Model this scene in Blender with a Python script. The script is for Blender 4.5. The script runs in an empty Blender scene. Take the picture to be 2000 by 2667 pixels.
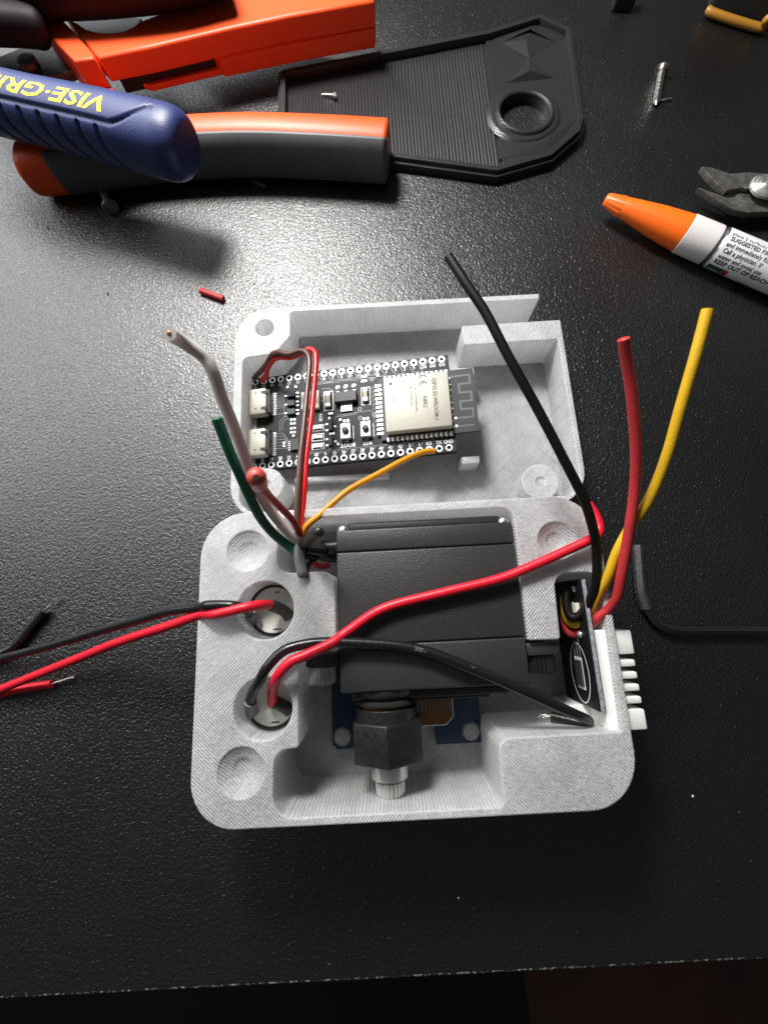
import bpy, bmesh, math, random
from mathutils import Matrix, Vector
random.seed(7)
scene = bpy.context.scene
COL = scene.collection
S = 0.001                      # everything below is written in millimetres

# ------------------------------------------------------------ camera
FPX, TH, RO, CH = 1100.0, math.radians(12.6), math.radians(3.0), 115.6
cam_d = bpy.data.cameras.new('camera')
cam = bpy.data.objects.new('camera', cam_d)
COL.objects.link(cam)
cam.location = (0, 0, CH * S)
cam.matrix_world = Matrix.Translation((0, 0, CH * S)) @ Matrix.Rotation(TH, 4, 'X') @ Matrix.Rotation(-RO, 4, 'Z')
cam_d.sensor_fit = 'HORIZONTAL'
cam_d.sensor_width = 36.0
cam_d.lens = FPX / 2000.0 * 36.0
cam_d.clip_start = 0.002
cam_d.clip_end = 20.0
cam_d.dof.use_dof = True
cam_d.dof.focus_distance = 0.100
cam_d.dof.aperture_fstop = 26.0
scene.camera = cam

# ------------------------------------------------------------ world, lamp, exposure
w = bpy.data.worlds.new('World')
scene.world = w
w.use_nodes = True
bg = w.node_tree.nodes['Background']
bg.inputs['Color'].default_value = (0.95, 0.97, 1.0, 1)
bg.inputs['Strength'].default_value = 0.06

def lamp(name, loc, target, size, power, col):
    d = bpy.data.lights.new(name, 'AREA')
    if isinstance(size, tuple):
        d.shape = 'RECTANGLE'; d.size = size[0] * S; d.size_y = size[1] * S
    else:
        d.shape = 'DISK'; d.size = size * S
    d.energy = power
    d.color = col
    o = bpy.data.objects.new(name, d)
    COL.objects.link(o)
    o.location = Vector(loc) * S
    o.rotation_euler = (Vector(target) - Vector(loc)).to_track_quat('-Z', 'Y').to_euler()
    return o
lamp('desk_lamp_light', (-65, 245, 225), (-10, 60, 0), 72, 1.55, (1.0, 0.975, 0.94))

lamp('sheen_fill_light', (-470, 420, 380), (-60, 60, 0), (640, 420), 4.4, (0.96, 0.98, 1.0))  # added soft panel out of view, widens the table sheen and fills shade

scene.view_settings.view_transform = 'Standard'
scene.view_settings.look = 'None'
scene.view_settings.exposure = 0.0
scene.view_settings.gamma = 1.0
scene.view_settings.use_curve_mapping = False
scene.render.engine = 'CYCLES'
scene.cycles.use_denoising = True
scene.cycles.max_bounces = 10
scene.cycles.diffuse_bounces = 6
scene.cycles.transmission_bounces = 8
scene.cycles.glossy_bounces = 3
scene.cycles.sample_clamp_indirect = 6.0

# ------------------------------------------------------------ pixel -> place
def P(px, py, z=0.0):
    """where the ray through pixel (px, py) of the 2000 x 2667 photograph meets the level z (mm)"""
    u, v = px - 1000.0, 1333.5 - py
    c, s = math.cos(RO), math.sin(RO)
    a, b = c * u + s * v, -s * u + c * v
    d = (a, b * math.cos(TH) + FPX * math.sin(TH), b * math.sin(TH) - FPX * math.cos(TH))
    t = (z - CH) / d[2]
    return Vector((d[0] * t, d[1] * t, z))
def crop(ox, oy, k):
    return lambda x, y, z=0.0: P(ox + x / k, oy + y / k, z)
zA = crop(0, 0, 1.565)
zC = crop(0, 0, 3.318)
zPl = crop(680, 0, 1.885)
zR = crop(1500, 0, 2.698)
zT = crop(580, 740, 1.693)
zL = crop(480, 1650, 2.592)
zK = crop(1080, 1280, 2.458)
zS = crop(1420, 1480, 4.81)
zM = crop(780, 1640, 2.9625)
zW = crop(420, 820, 2.989)
zE = crop(1500, 760, 2.354)
zQ = crop(0, 1480, 3.19)
zH = crop(560, 1480, 4.609)

# ------------------------------------------------------------ materials
MATS = {}
def mat(name, col, rough=0.5, metal=0.0, spec=0.5, bump=None, vary=None, sss=None, rvary=None, coat=0.0, trans=0.0):
    """bump=(features per mm, height mm, detail); vary=(features per mm, darker factor 0..1, lo, hi)"""
    m = bpy.data.materials.new(name)
    m.use_nodes = True
    nt = m.node_tree
    b = nt.nodes['Principled BSDF']
    b.inputs['Base Color'].default_value = (*col, 1)
    b.inputs['Roughness'].default_value = rough
    b.inputs['Metallic'].default_value = metal
    b.inputs['Specular IOR Level'].default_value = spec
    b.inputs['Coat Weight'].default_value = coat
    b.inputs['Transmission Weight'].default_value = trans
    tc = nt.nodes.new('ShaderNodeNewGeometry')
    def noise(f, det, dist=0.0):
        n = nt.nodes.new('ShaderNodeTexNoise')
        n.inputs['Scale'].default_value = f / S
        n.inputs['Detail'].default_value = det
        n.inputs['Distortion'].default_value = dist
        nt.links.new(tc.outputs['Position'], n.inputs['Vector'])
        return n
    if bump:
        n = noise(bump[0], bump[2])
        bp = nt.nodes.new('ShaderNodeBump')
        bp.inputs['Distance'].default_value = bump[1] * S
        bp.inputs['Strength'].default_value = 1.0
        nt.links.new(n.outputs['Fac'], bp.inputs['Height'])
        nt.links.new(bp.outputs['Normal'], b.inputs['Normal'])
    if vary:
        n = noise(vary[0], 4.0)
        mr = nt.nodes.new('ShaderNodeMapRange')
        mr.inputs['From Min'].default_value = vary[2]
        mr.inputs['From Max'].default_value = vary[3]
        nt.links.new(n.outputs['Fac'], mr.inputs['Value'])
        mx = nt.nodes.new('ShaderNodeMix')
        mx.data_type = 'RGBA'
        mx.inputs['A'].default_value = (*[c * vary[1] for c in col], 1)
        mx.inputs['B'].default_value = (*col, 1)
        nt.links.new(mr.outputs['Result'], mx.inputs['Factor'])
        nt.links.new(mx.outputs['Result'], b.inputs['Base Color'])
    if rvary:
        n = noise(rvary[0], 3.0)
        mr = nt.nodes.new('ShaderNodeMapRange')
        mr.inputs['From Min'].default_value = 0.3
        mr.inputs['From Max'].default_value = 0.7
        mr.inputs['To Min'].default_value = rvary[1]
        mr.inputs['To Max'].default_value = rvary[2]
        nt.links.new(n.outputs['Fac'], mr.inputs['Value'])
        nt.links.new(mr.outputs['Result'], b.inputs['Roughness'])
    if sss:
        b.inputs['Subsurface Weight'].default_value = sss[0]
        b.inputs['Subsurface Radius'].default_value = (1, 1, 1)
        b.inputs['Subsurface Scale'].default_value = sss[1] * S
    MATS[name] = m
    return m

def table_material():
    m = mat('black_grained_laminate', (0.003, 0.003, 0.0034), 0.42, spec=0.9, coat=0.35)
    nt = m.node_tree
    b = nt.nodes['Principled BSDF']
    geo = nt.nodes.new('ShaderNodeNewGeometry')
    def tex(kind, f, **kw):
        n = nt.nodes.new(kind)
        n.inputs['Scale'].default_value = f / S
        for k, v in kw.items():
            n.inputs[k].default_value = v
        nt.links.new(geo.outputs['Position'], n.inputs['Vector'])
        return n
    b.inputs['Coat Roughness'].default_value = 0.42
    n1 = tex('ShaderNodeTexNoise', 1.5, Detail=1.5, Distortion=0.9)
    n2 = tex('ShaderNodeTexVoronoi', 1.4)
    n2.feature = 'SMOOTH_F1'
    ad = nt.nodes.new('ShaderNodeMath'); ad.operation = 'MULTIPLY_ADD'
    nt.links.new(n2.outputs['Distance'], ad.inputs[0])
    ad.inputs[1].default_value = -0.35
    nt.links.new(n1.outputs['Fac'], ad.inputs[2])
    bp = nt.nodes.new('ShaderNodeBump')
    bp.inputs['Distance'].default_value = 0.19 * S
    bp.inputs['Strength'].default_value = 1.0
    nt.links.new(ad.outputs[0], bp.inputs['Height'])
    nt.links.new(bp.outputs['Normal'], b.inputs['Normal'])
    nt.links.new(bp.outputs['Normal'], b.inputs['Coat Normal'])
    # smears and finger marks change the gloss
    n3 = tex('ShaderNodeTexNoise', 0.018, Detail=5.0)
    mr = nt.nodes.new('ShaderNodeMapRange')
    mr.inputs['From Min'].default_value = 0.35; mr.inputs['From Max'].default_value = 0.7
    mr.inputs['To Min'].default_value = 0.35; mr.inputs['To Max'].default_value = 0.43
    nt.links.new(n3.outputs['Fac'], mr.inputs['Value'])
    nt.links.new(mr.outputs['Result'], b.inputs['Roughness'])
    # dust specks
    n4 = tex('ShaderNodeTexVoronoi', 0.11)
    cr = nt.nodes.new('ShaderNodeMapRange')
    cr.inputs['From Min'].default_value = 0.0; cr.inputs['From Max'].default_value = 0.028
    cr.inputs['To Min'].default_value = 1.0; cr.inputs['To Max'].default_value = 0.0
    nt.links.new(n4.outputs['Distance'], cr.inputs['Value'])
    mx = nt.nodes.new('ShaderNodeMix'); mx.data_type = 'RGBA'
    mx.inputs['A'].default_value = (0.003, 0.003, 0.0034, 1)
    mx.inputs['B'].default_value = (0.22, 0.22, 0.21, 1)
    nt.links.new(cr.outputs['Result'], mx.inputs['Factor'])
    nt.links.new(mx.outputs['Result'], b.inputs['Base Color'])
    return m

def print_material(name, col, rough=0.36, sss=0.85, rad=6.0, line=0.52, height=0.065, dark=0.66, infill=True, clear=0.0):
    """plastic laid down in fine diagonal strokes, the direction changing from patch to patch"""
    m = mat(name, col, rough, spec=0.5, sss=(sss, rad) if sss else None)
    nt = m.node_tree
    b = nt.nodes['Principled BSDF']
    geo = nt.nodes.new('ShaderNodeNewGeometry')
    wob = nt.nodes.new('ShaderNodeTexNoise')
    wob.inputs['Scale'].default_value = 0.5 / S
    nt.links.new(geo.outputs['Position'], wob.inputs['Vector'])
    def wave(ang, pitch, dist):
        mp = nt.nodes.new('ShaderNodeMapping')
        mp.inputs['Rotation'].default_value = (0, 0, ang)
        nt.links.new(geo.outputs['Position'], mp.inputs['Vector'])
        wv = nt.nodes.new('ShaderNodeTexWave')
        wv.wave_type = 'BANDS'; wv.bands_direction = 'X'; wv.wave_profile = 'SIN'
        wv.inputs['Scale'].default_value = 0.314 / (pitch * S)
        wv.inputs['Distortion'].default_value = dist
        wv.inputs['Detail'].default_value = 2.0
        wv.inputs['Detail Scale'].default_value = 0.6
        nt.links.new(mp.outputs['Vector'], wv.inputs['Vector'])
        return wv
    a1 = wave(math.radians(43), line, 0.5)
    a2 = wave(math.radians(-47), line, 0.5)
    patch = nt.nodes.new('ShaderNodeTexVoronoi')
    patch.inputs['Scale'].default_value = 0.045 / S
    nt.links.new(geo.outputs['Position'], patch.inputs['Vector'])
    sep = nt.nodes.new('ShaderNodeSeparateColor')
    nt.links.new(patch.outputs['Color'], sep.inputs['Color'])
    st = nt.nodes.new('ShaderNodeMapRange')
    st.inputs['From Min'].default_value = 0.45; st.inputs['From Max'].default_value = 0.55
    nt.links.new(sep.outputs['Red'], st.inputs['Value'])
    mx = nt.nodes.new('ShaderNodeMix'); mx.data_type = 'FLOAT'
    nt.links.new(st.outputs['Result'], mx.inputs['Factor'])
    nt.links.new(a1.outputs['Fac'], mx.inputs['A'])
    nt.links.new(a2.outputs['Fac'], mx.inputs['B'])
    def streak(ang):
        mp = nt.nodes.new('ShaderNodeMapping')
        mp.vector_type = 'TEXTURE'
        mp.inputs['Rotation'].default_value = (0, 0, ang)
        mp.inputs['Scale'].default_value = (0.28 * S, 1.0 * S, 0.28 * S)
        nt.links.new(geo.outputs['Position'], mp.inputs['Vector'])
        n = nt.nodes.new('ShaderNodeTexNoise')
        n.inputs['Scale'].default_value = 1.0
        n.inputs['Detail'].default_value = 3.0
        nt.links.new(mp.outputs['Vector'], n.inputs['Vector'])
        return n
    s1, s2 = streak(math.radians(-43)), streak(math.radians(47))
    fine = nt.nodes.new('ShaderNodeMix'); fine.data_type = 'FLOAT'
    nt.links.new(st.outputs['Result'], fine.inputs['Factor'])
    nt.links.new(s1.outputs['Fac'], fine.inputs['A'])
    nt.links.new(s2.outputs['Fac'], fine.inputs['B'])
    ad = nt.nodes.new('ShaderNodeMath'); ad.operation = 'MULTIPLY_ADD'
    nt.links.new(fine.outputs['Result'], ad.inputs[0])
    ad.inputs[1].default_value = 2.4
    half = nt.nodes.new('ShaderNodeMath'); half.operation = 'MULTIPLY'
    nt.links.new(mx.outputs['Result'], half.inputs[0]); half.inputs[1].default_value = 0.75
    nt.links.new(half.outputs[0], ad.inputs[2])
    bp = nt.nodes.new('ShaderNodeBump')
    bp.inputs['Distance'].default_value = height * S
    bp.inputs['Strength'].default_value = 1.0
    nt.links.new(ad.outputs[0], bp.inputs['Height'])
    nt.links.new(bp.outputs['Normal'], b.inputs['Normal'])
    # the clear plastic is cloudier in some strokes than in others
    cm = nt.nodes.new('ShaderNodeMapRange')
    cm.inputs['From Min'].default_value = 1.05; cm.inputs['From Max'].default_value = 2.05
    nt.links.new(ad.outputs[0], cm.inputs['Value'])
    cc = nt.nodes.new('ShaderNodeMix'); cc.data_type = 'RGBA'
    cc.inputs['A'].default_value = (*[c * dark for c in col], 1)
    cc.inputs['B'].default_value = (*col, 1)
    nt.links.new(cm.outputs['Result'], cc.inputs['Factor'])
    out = cc
    if infill:
        big = nt.nodes.new('ShaderNodeTexNoise')
        big.inputs['Scale'].default_value = 0.16 / S
        big.inputs['Detail'].default_value = 3.0
        nt.links.new(geo.outputs['Position'], big.inputs['Vector'])
        bm_ = nt.nodes.new('ShaderNodeMapRange')
        bm_.inputs['From Min'].default_value = 0.3; bm_.inputs['From Max'].default_value = 0.65
        bm_.inputs['To Min'].default_value = 0.80; bm_.inputs['To Max'].default_value = 1.0
        nt.links.new(big.outputs['Fac'], bm_.inputs['Value'])
        mu = nt.nodes.new('ShaderNodeMix'); mu.data_type = 'RGBA'; mu.blend_type = 'MULTIPLY'
        mu.inputs['Factor'].default_value = 1.0
        nt.links.new(cc.outputs['Result'], mu.inputs['A'])
        nt.links.new(bm_.outputs['Result'], mu.inputs['B'])
        w1 = wave(math.radians(45), 3.1, 2.2); w2 = wave(math.radians(-45), 5.3, 2.2)
        hx = nt.nodes.new('ShaderNodeMath'); hx.operation = 'MAXIMUM'
        nt.links.new(w1.outputs['Fac'], hx.inputs[0]); nt.links.new(w2.outputs['Fac'], hx.inputs[1])
        hr = nt.nodes.new('ShaderNodeMapRange')
        hr.inputs['From Min'].default_value = 0.86; hr.inputs['From Max'].default_value = 1.0
        hr.inputs['To Min'].default_value = 1.0; hr.inputs['To Max'].default_value = 0.92
        nt.links.new(hx.outputs[0], hr.inputs['Value'])
        m2 = nt.nodes.new('ShaderNodeMix'); m2.data_type = 'RGBA'; m2.blend_type = 'MULTIPLY'
        m2.inputs['Factor'].default_value = 1.0
        nt.links.new(mu.outputs['Result'], m2.inputs['A']); nt.links.new(hr.outputs['Result'], m2.inputs['B'])
        out = m2
    nt.links.new(out.outputs['Result'], b.inputs['Base Color'])
    if clear:
        tr = nt.nodes.new('ShaderNodeBsdfTranslucent')
        tr.inputs['Color'].default_value = (0.985, 0.988, 0.995, 1)
        nt.links.new(bp.outputs['Normal'], tr.inputs['Normal'])
        ms = nt.nodes.new('ShaderNodeMixShader')
        ms.inputs['Fac'].default_value = clear
        outp = nt.nodes['Material Output']
        nt.links.new(b.outputs['BSDF'], ms.inputs[1])
        nt.links.new(tr.outputs['BSDF'], ms.inputs[2])
        nt.links.new(ms.outputs['Shader'], outp.inputs['Surface'])
    return m

M_TABLE = table_material()
M_PRINT = print_material('clear_printed_plastic', (0.97, 0.972, 0.977), sss=0.0, clear=0.32, dark=0.66, height=0.10, rough=0.26)
M_PRINT.node_tree.nodes['Principled BSDF'].inputs['Transmission Weight'].default_value = 0.22
M_PRINT.node_tree.nodes['Principled BSDF'].inputs['IOR'].default_value = 1.4
M_BPRINT = print_material('black_printed_plastic', (0.022, 0.022, 0.023), rough=0.34, sss=None, line=0.6, height=0.02, dark=0.8, infill=False)
M_EDGE = mat('worn_table_edge', (0.30, 0.31, 0.32), 0.6, vary=(1.1, 0.03, 0.50, 0.68), bump=(1.5, 0.2, 3))
M_FLOOR = mat('dark_brown_floor', (0.09, 0.03, 0.012), 0.5, vary=(0.01, 0.5, 0.3, 0.7))
M_MAT = mat('black_floor_mat', (0.006, 0.006, 0.006), 0.9)
M_SERVO = mat('black_case_plastic', (0.034, 0.034, 0.035), 0.42, bump=(4.2, 0.075, 2), vary=(2.2, 0.7, 0.3, 0.7))
M_BLACK = mat('black_plastic', (0.012, 0.012, 0.013), 0.38, bump=(2.5, 0.02, 2))
M_SATIN = mat('black_satin_coupler', (0.014, 0.0145, 0.015), 0.33, bump=(1.2, 0.03, 3), rvary=(0.9, 0.25, 0.5))
M_STEEL = mat('bright_steel', (0.62, 0.60, 0.56), 0.24, 1.0, rvary=(1.4, 0.18, 0.38))
M_CHROME = mat('polished_steel', (0.74, 0.73, 0.70), 0.27, 0.65, vary=(0.5, 0.8, 0.3, 0.7))
M_JAW2 = mat('scuffed_jaw_steel', (0.19, 0.185, 0.17), 0.48, 0.6, bump=(1.2, 0.06, 4), vary=(0.5, 0.5, 0.35, 0.7))
M_JAW = mat('dark_jaw_steel', (0.11, 0.11, 0.105), 0.5, 0.5, bump=(1.2, 0.06, 4), vary=(0.6, 0.6, 0.35, 0.7))
M_DSTEEL = mat('dull_dark_steel', (0.26, 0.255, 0.24), 0.5, 0.6, bump=(1.2, 0.06, 4), vary=(0.6, 0.55, 0.35, 0.7))
M_BOX = mat('black_oxide_steel', (0.03, 0.03, 0.032), 0.28, 0.5, bump=(2, 0.02, 2))
M_KEYTIP = mat('worn_grey_steel', (0.10, 0.10, 0.103), 0.45, 0.5, vary=(1.0, 0.6, 0.35, 0.7))
M_PCB = mat('black_solder_mask', (0.006, 0.007, 0.009), 0.5, spec=0.3, bump=(0.8, 0.01, 2))
M_MODPCB = mat('grey_black_antenna_mask', (0.042, 0.043, 0.046), 0.5, spec=0.3)
M_MASKT = mat('copper_under_mask', (0.10, 0.105, 0.11), 0.42)
M_TRACE = mat('pale_trace', (0.17, 0.18, 0.19), 0.4)
M_SILK = mat('white_silkscreen', (0.78, 0.79, 0.80), 0.6)
M_TIN = mat('tinned_pad', (0.80, 0.80, 0.79), 0.30, 0.75, bump=(3, 0.04, 2))
M_SHIELD = mat('nickel_shield', (0.50, 0.48, 0.41), 0.55, 0.25, vary=(0.9, 0.9, 0.3, 0.7), bump=(3, 0.012, 2))
M_ENGRAVE = mat('laser_etched_grey', (0.12, 0.115, 0.10), 0.7)
M_ENGRAVE2 = mat('pale_laser_etch', (0.30, 0.28, 0.24), 0.7)
M_CHIP = mat('chip_epoxy', (0.022, 0.022, 0.024), 0.5, bump=(4, 0.02, 2))
M_CERAM = mat('tan_ceramic', (0.34, 0.29, 0.20), 0.45)
M_LEDW = mat('cream_led_body', (0.72, 0.67, 0.58), 0.4)
M_LAMIN = mat('bare_laminate_edge', (0.36, 0.38, 0.41), 0.6, vary=(1.2, 0.5, 0.35, 0.65))
M_BLUE = mat('blue_solder_mask', (0.003, 0.026, 0.07), 0.35)
M_AMBER = mat('amber_film', (0.17, 0.07, 0.012), 0.3)
M_CREAM = mat('off_white_resin', (0.80, 0.80, 0.73), 0.45, sss=(0.2, 1.0), vary=(0.35, 0.86, 0.35, 0.7))
M_WHITE = mat('white_nylon', (0.90, 0.90, 0.87), 0.4, sss=(0.3, 1.5))
M_ORANGE = mat('orange_glossy_plastic', (0.88, 0.085, 0.010), 0.47, bump=(0.7, 0.015, 2), vary=(0.05, 0.9, 0.3, 0.7))
M_ORANGE2 = mat('faded_orange_plastic', (0.62, 0.07, 0.02), 0.45)
M_RUBBER = mat('grey_rubber', (0.085, 0.088, 0.09), 0.48, bump=(2.2, 0.03, 2), vary=(0.12, 0.8, 0.3, 0.7))
M_BLUEGRIP = mat('blue_soft_grip', (0.021, 0.035, 0.135), 0.45, bump=(2.6, 0.06, 2), vary=(0.15, 0.82, 0.3, 0.7))
M_YELLOWINK = mat('yellow_ink', (0.80, 0.62, 0.01), 0.45)
M_DARKGRIP = mat('dark_plum_grip', (0.007, 0.004, 0.006), 0.6, spec=0.25)
M_CAP = mat('bright_orange_cap', (0.98, 0.155, 0.008), 0.40, sss=(0.25, 1.5))
M_COLLAR = mat('milky_collar', (0.76, 0.72, 0.71), 0.45, sss=(0.4, 2.0))
M_LABEL = mat('white_tube_label', (0.72, 0.73, 0.75), 0.4, bump=(0.12, 0.25, 2))
M_GREEN = mat('green_print', (0.012, 0.09, 0.02), 0.45)
M_REDINK = mat('red_print', (0.45, 0.03, 0.04), 0.45)
M_BLACKINK = mat('black_print', (0.02, 0.02, 0.022), 0.6)
M_GOLD = mat('amber_yellow_plastic', (0.36, 0.16, 0.015), 0.45)
M_FOIL = mat('crimped_metal', (0.7, 0.7, 0.7), 0.3, 1.0)
def wire_mat(name, col, rough=0.42):
    return mat(name, col, rough, bump=(1.3, 0.04, 2), vary=(0.25, 0.82, 0.3, 0.7))
M_WRED = wire_mat('red_insulation', (0.74, 0.010, 0.030))
M_WRED2 = wire_mat('brick_red_insulation', (0.50, 0.030, 0.034), 0.5)
M_WRED3 = wire_mat('bright_red_insulation', (0.72, 0.012, 0.012), 0.3)
M_WBLK = wire_mat('black_insulation', (0.010, 0.010, 0.011), 0.3)
M_WBLK2 = wire_mat('warm_black_insulation', (0.005, 0.0045, 0.004), 0.5)
M_WBLK2.node_tree.nodes['Principled BSDF'].inputs['Specular IOR Level'].default_value = 0.2
M_WYEL = wire_mat('yellow_insulation', (0.72, 0.42, 0.010), 0.5)
M_WORG = wire_mat('amber_insulation', (0.74, 0.29, 0.008), 0.42)
M_WGRN = wire_mat('green_insulation', (0.004, 0.135, 0.075), 0.45)
M_WWHT = wire_mat('grey_white_insulation', (0.80, 0.77, 0.74), 0.5)
M_WBRN = wire_mat('brown_insulation', (0.095, 0.042, 0.030), 0.35)
M_SHRINK = wire_mat('grey_heat_shrink', (0.026, 0.025, 0.020), 0.4)
M_SHRINKL = wire_mat('pale_grey_heat_shrink', (0.17, 0.175, 0.17), 0.45)
M_PINK = wire_mat('translucent_pink_tip', (0.72, 0.10, 0.08), 0.4)
M_COPPER = mat('copper_strands', (0.75, 0.42, 0.20), 0.35, 1.0)
M_STRAND = mat('tinned_strands', (0.55, 0.53, 0.47), 0.35, 1.0)

# ------------------------------------------------------------ mesh helpers (mm)
class G:
    """a bag of verts and faces in millimetres, world placed"""
    def __init__(self): self.v, self.f = [], []
    def add(self, v, f, M=None):
        k = len(self.v)
        self.v += [tuple(M @ Vector(p)) for p in v] if M else [tuple(p) for p in v]
        self.f += [tuple(i + k for i in q) for q in f]
        return self
def root_of(p):
    o = Vector((0, 0, 0))
    while p is not None:
        o = o + p.location
        p = p.parent
    return o
def obj(name, g, m, parent=None, smooth=None, kind=None, label=None):
    off = root_of(parent)
    me = bpy.data.meshes.new(name)
    me.from_pydata([(Vector(p) * S - off) for p in g.v], [], g.f)
    me.materials.append(m)
    me.validate()
    if smooth is not None:
        bm = bmesh.new(); bm.from_mesh(me)
        bmesh.ops.recalc_face_normals(bm, faces=bm.faces)
        for f in bm.faces: f.smooth = True
        lim = math.radians(smooth)
        for e in bm.edges:
            if len(e.link_faces) == 2 and e.calc_face_angle(0) > lim: e.smooth = False
        bm.to_mesh(me); bm.free()
    o = bpy.data.objects.new(name, me)
    COL.objects.link(o)
    o.parent = parent
    if kind: o['kind'] = kind
    if label: o['label'] = label
    return o
def copy_part(src, parent, loc_mm, M=None):
    """a repeat of a part that shares its mesh; mesh data is built round its own origin"""
    o = src.copy(); COL.objects.link(o)
    place(o, parent, loc_mm, M)
    return o
def place(o, parent, loc_mm, M=None):
    o.parent = parent
    o.location = Vector(loc_mm) * S - root_of(parent)
    if M is not None: o.rotation_euler = M.to_euler()
def thing(name, label, cat, loc=(0, 0, 0), group=None):
    o = bpy.data.objects.new(name, None)
    o.empty_display_size = 0.005
    COL.objects.link(o)
    o.location = Vector(loc) * S
    return tag(o, label, cat, group)
def tag(o, label, cat, group=None):
    o['label'] = label; o['category'] = cat
    if group: o['group'] = group
    return o

def rpoly(pts, seg=6):
    """corner points (x, y[, radius]) -> outline with rounded corners"""
    out = []
    n = len(pts)
    for i, p in enumerate(pts):
        r = p[2] if len(p) > 2 else 0
        c = Vector(p[:2])
        if r <= 0: out.append((c.x, c.y)); continue
        a = Vector(pts[i - 1][:2]) - c; b = Vector(pts[(i + 1) % n][:2]) - c
        la, lb = a.length, b.length
        a.normalize(); b.normalize()
        half = math.acos(max(-1, min(1, a.dot(b)))) / 2
        d = min(r / math.tan(half), la * 0.499, lb * 0.499)
        rr = d * math.tan(half)
        cen = c + (a + b).normalized() * (rr / math.sin(half))
        s0 = c + a * d - cen; s1 = c + b * d - cen
        a0 = math.atan2(s0.y, s0.x); a1 = math.atan2(s1.y, s1.x)
        da = (a1 - a0 + math.pi) % (2 * math.pi) - math.pi
        for k in range(seg + 1):
            t = a0 + da * k / seg
            out.append((cen.x + rr * math.cos(t), cen.y + rr * math.sin(t)))
    return out
def circle(cx, cy, r, n=40): return [(cx + r * math.cos(2 * math.pi * k / n), cy + r * math.sin(2 * math.pi * k / n)) for k in range(n)]
def prism(outlines, z0, z1, bevel=0.0, res=1):
    """outline (with holes) drawn up from z0 to z1, edges rounded"""
    cu = bpy.data.curves.new('tmp', 'CURVE')
    cu.dimensions = '2D'; cu.fill_mode = 'BOTH'
    cu.extrude = max((z1 - z0) / 2 - bevel, 1e-4)
    cu.bevel_depth = bevel; cu.bevel_resolution = res; cu.offset = -bevel
    for o in outlines:
        sp = cu.splines.new('POLY')
        sp.points.add(len(o) - 1)
        for q, p in zip(sp.points, o): q.co = (p[0], p[1], 0, 1)
        sp.use_cyclic_u = True
    ob = bpy.data.objects.new('tmp', cu)
    me = bpy.data.meshes.new_from_object(ob)
    v = [(a.co.x, a.co.y, a.co.z + (z0 + z1) / 2) for a in me.vertices]
    f = [tuple(p.vertices) for p in me.polygons]
    bpy.data.objects.remove(ob); bpy.data.curves.remove(cu); bpy.data.meshes.remove(me)
    return v, f
def box(x0, x1, y0, y1, z0, z1, bevel=0.0, seg=2):
    bm = bmesh.new()
    bmesh.ops.create_cube(bm, size=1.0)
    for q in bm.verts:
        q.co = Vector(((x0 + x1) / 2 + q.co.x * (x1 - x0), (y0 + y1) / 2 + q.co.y * (y1 - y0), (z0 + z1) / 2 + q.co.z * (z1 - z0)))
    if bevel: bmesh.ops.bevel(bm, geom=bm.edges[:], offset=bevel, segments=seg, profile=0.5, affect='EDGES')
    bm.verts.index_update()
    r = [tuple(q.co) for q in bm.verts], [tuple(x.index for x in f.verts) for f in bm.faces]
    bm.free()
    return r
def spline(pts, sub=8):
    pts = [Vector(p) for p in pts]
    if len(pts) < 3: return pts
    e = [pts[0] * 2 - pts[1]] + pts + [pts[-1] * 2 - pts[-2]]
    out = []
    for i in range(1, len(e) - 2):
        a, b, c, d = e[i - 1:i + 3]
        for k in range(sub):
            t = k / sub
            out.append(0.5 * ((2 * b) + (c - a) * t + (2 * a - 5 * b + 4 * c - d) * t * t + (3 * b - a - 3 * c + d) * t ** 3))
    out.append(pts[-1])
    return out
def frames(path):
    n = len(path)
    T = [(path[min(i + 1, n - 1)] - path[max(i - 1, 0)]).normalized() for i in range(n)]
    up = Vector((0, 0, 1)) if abs(T[0].z) < 0.9 else Vector((0, 1, 0))
    N = (up - T[0] * up.dot(T[0])).normalized()
    out = []
    for t in T:
        N = (N - t * N.dot(t)).normalized()
        out.append((t, N, t.cross(N)))
    return out
def tube(path, r, n=14, sub=8, r_end=None, round_end=False):
    pth = spline(path, sub)
    fr = frames(pth)
    rings, m = [], len(pth)
    def rad(i):
        if callable(r): return r(i / (m - 1))
        return r if r_end is None else r + (r_end - r) * i / (m - 1)
    for i, (p, (t, a, b)) in enumerate(zip(pth, fr)):
        rings.append((p, a, b, rad(i)))
    if round_end:
        t = fr[-1][0]
        for k in (1, 2, 3):
            an = k * math.pi / 6.6
            rings.append((pth[-1] + t * rad(m - 1) * math.sin(an), fr[-1][1], fr[-1][2], rad(m - 1) * math.cos(an)))
    v, f = [], []
    for (p, a, b, q) in rings:
        for k in range(n):
            th = 2 * math.pi * k / n
            v.append(p + (a * math.cos(th) + b * math.sin(th)) * q)
    for i in range(len(rings) - 1):
        for k in range(n):
            f.append((i * n + k, i * n + (k + 1) % n, (i + 1) * n + (k + 1) % n, (i + 1) * n + k))
    f.append(tuple(range(n - 1, -1, -1)))
    f.append(tuple((len(rings) - 1) * n + k for k in range(n)))
    return v, f
def axis_matrix(o, d):
    """z axis of the shape -> direction d, base at o"""
    d = Vector(d).normalized()
    return Matrix.Translation(Vector(o)) @ d.to_track_quat('Z', 'Y').to_matrix().to_4x4()
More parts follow.
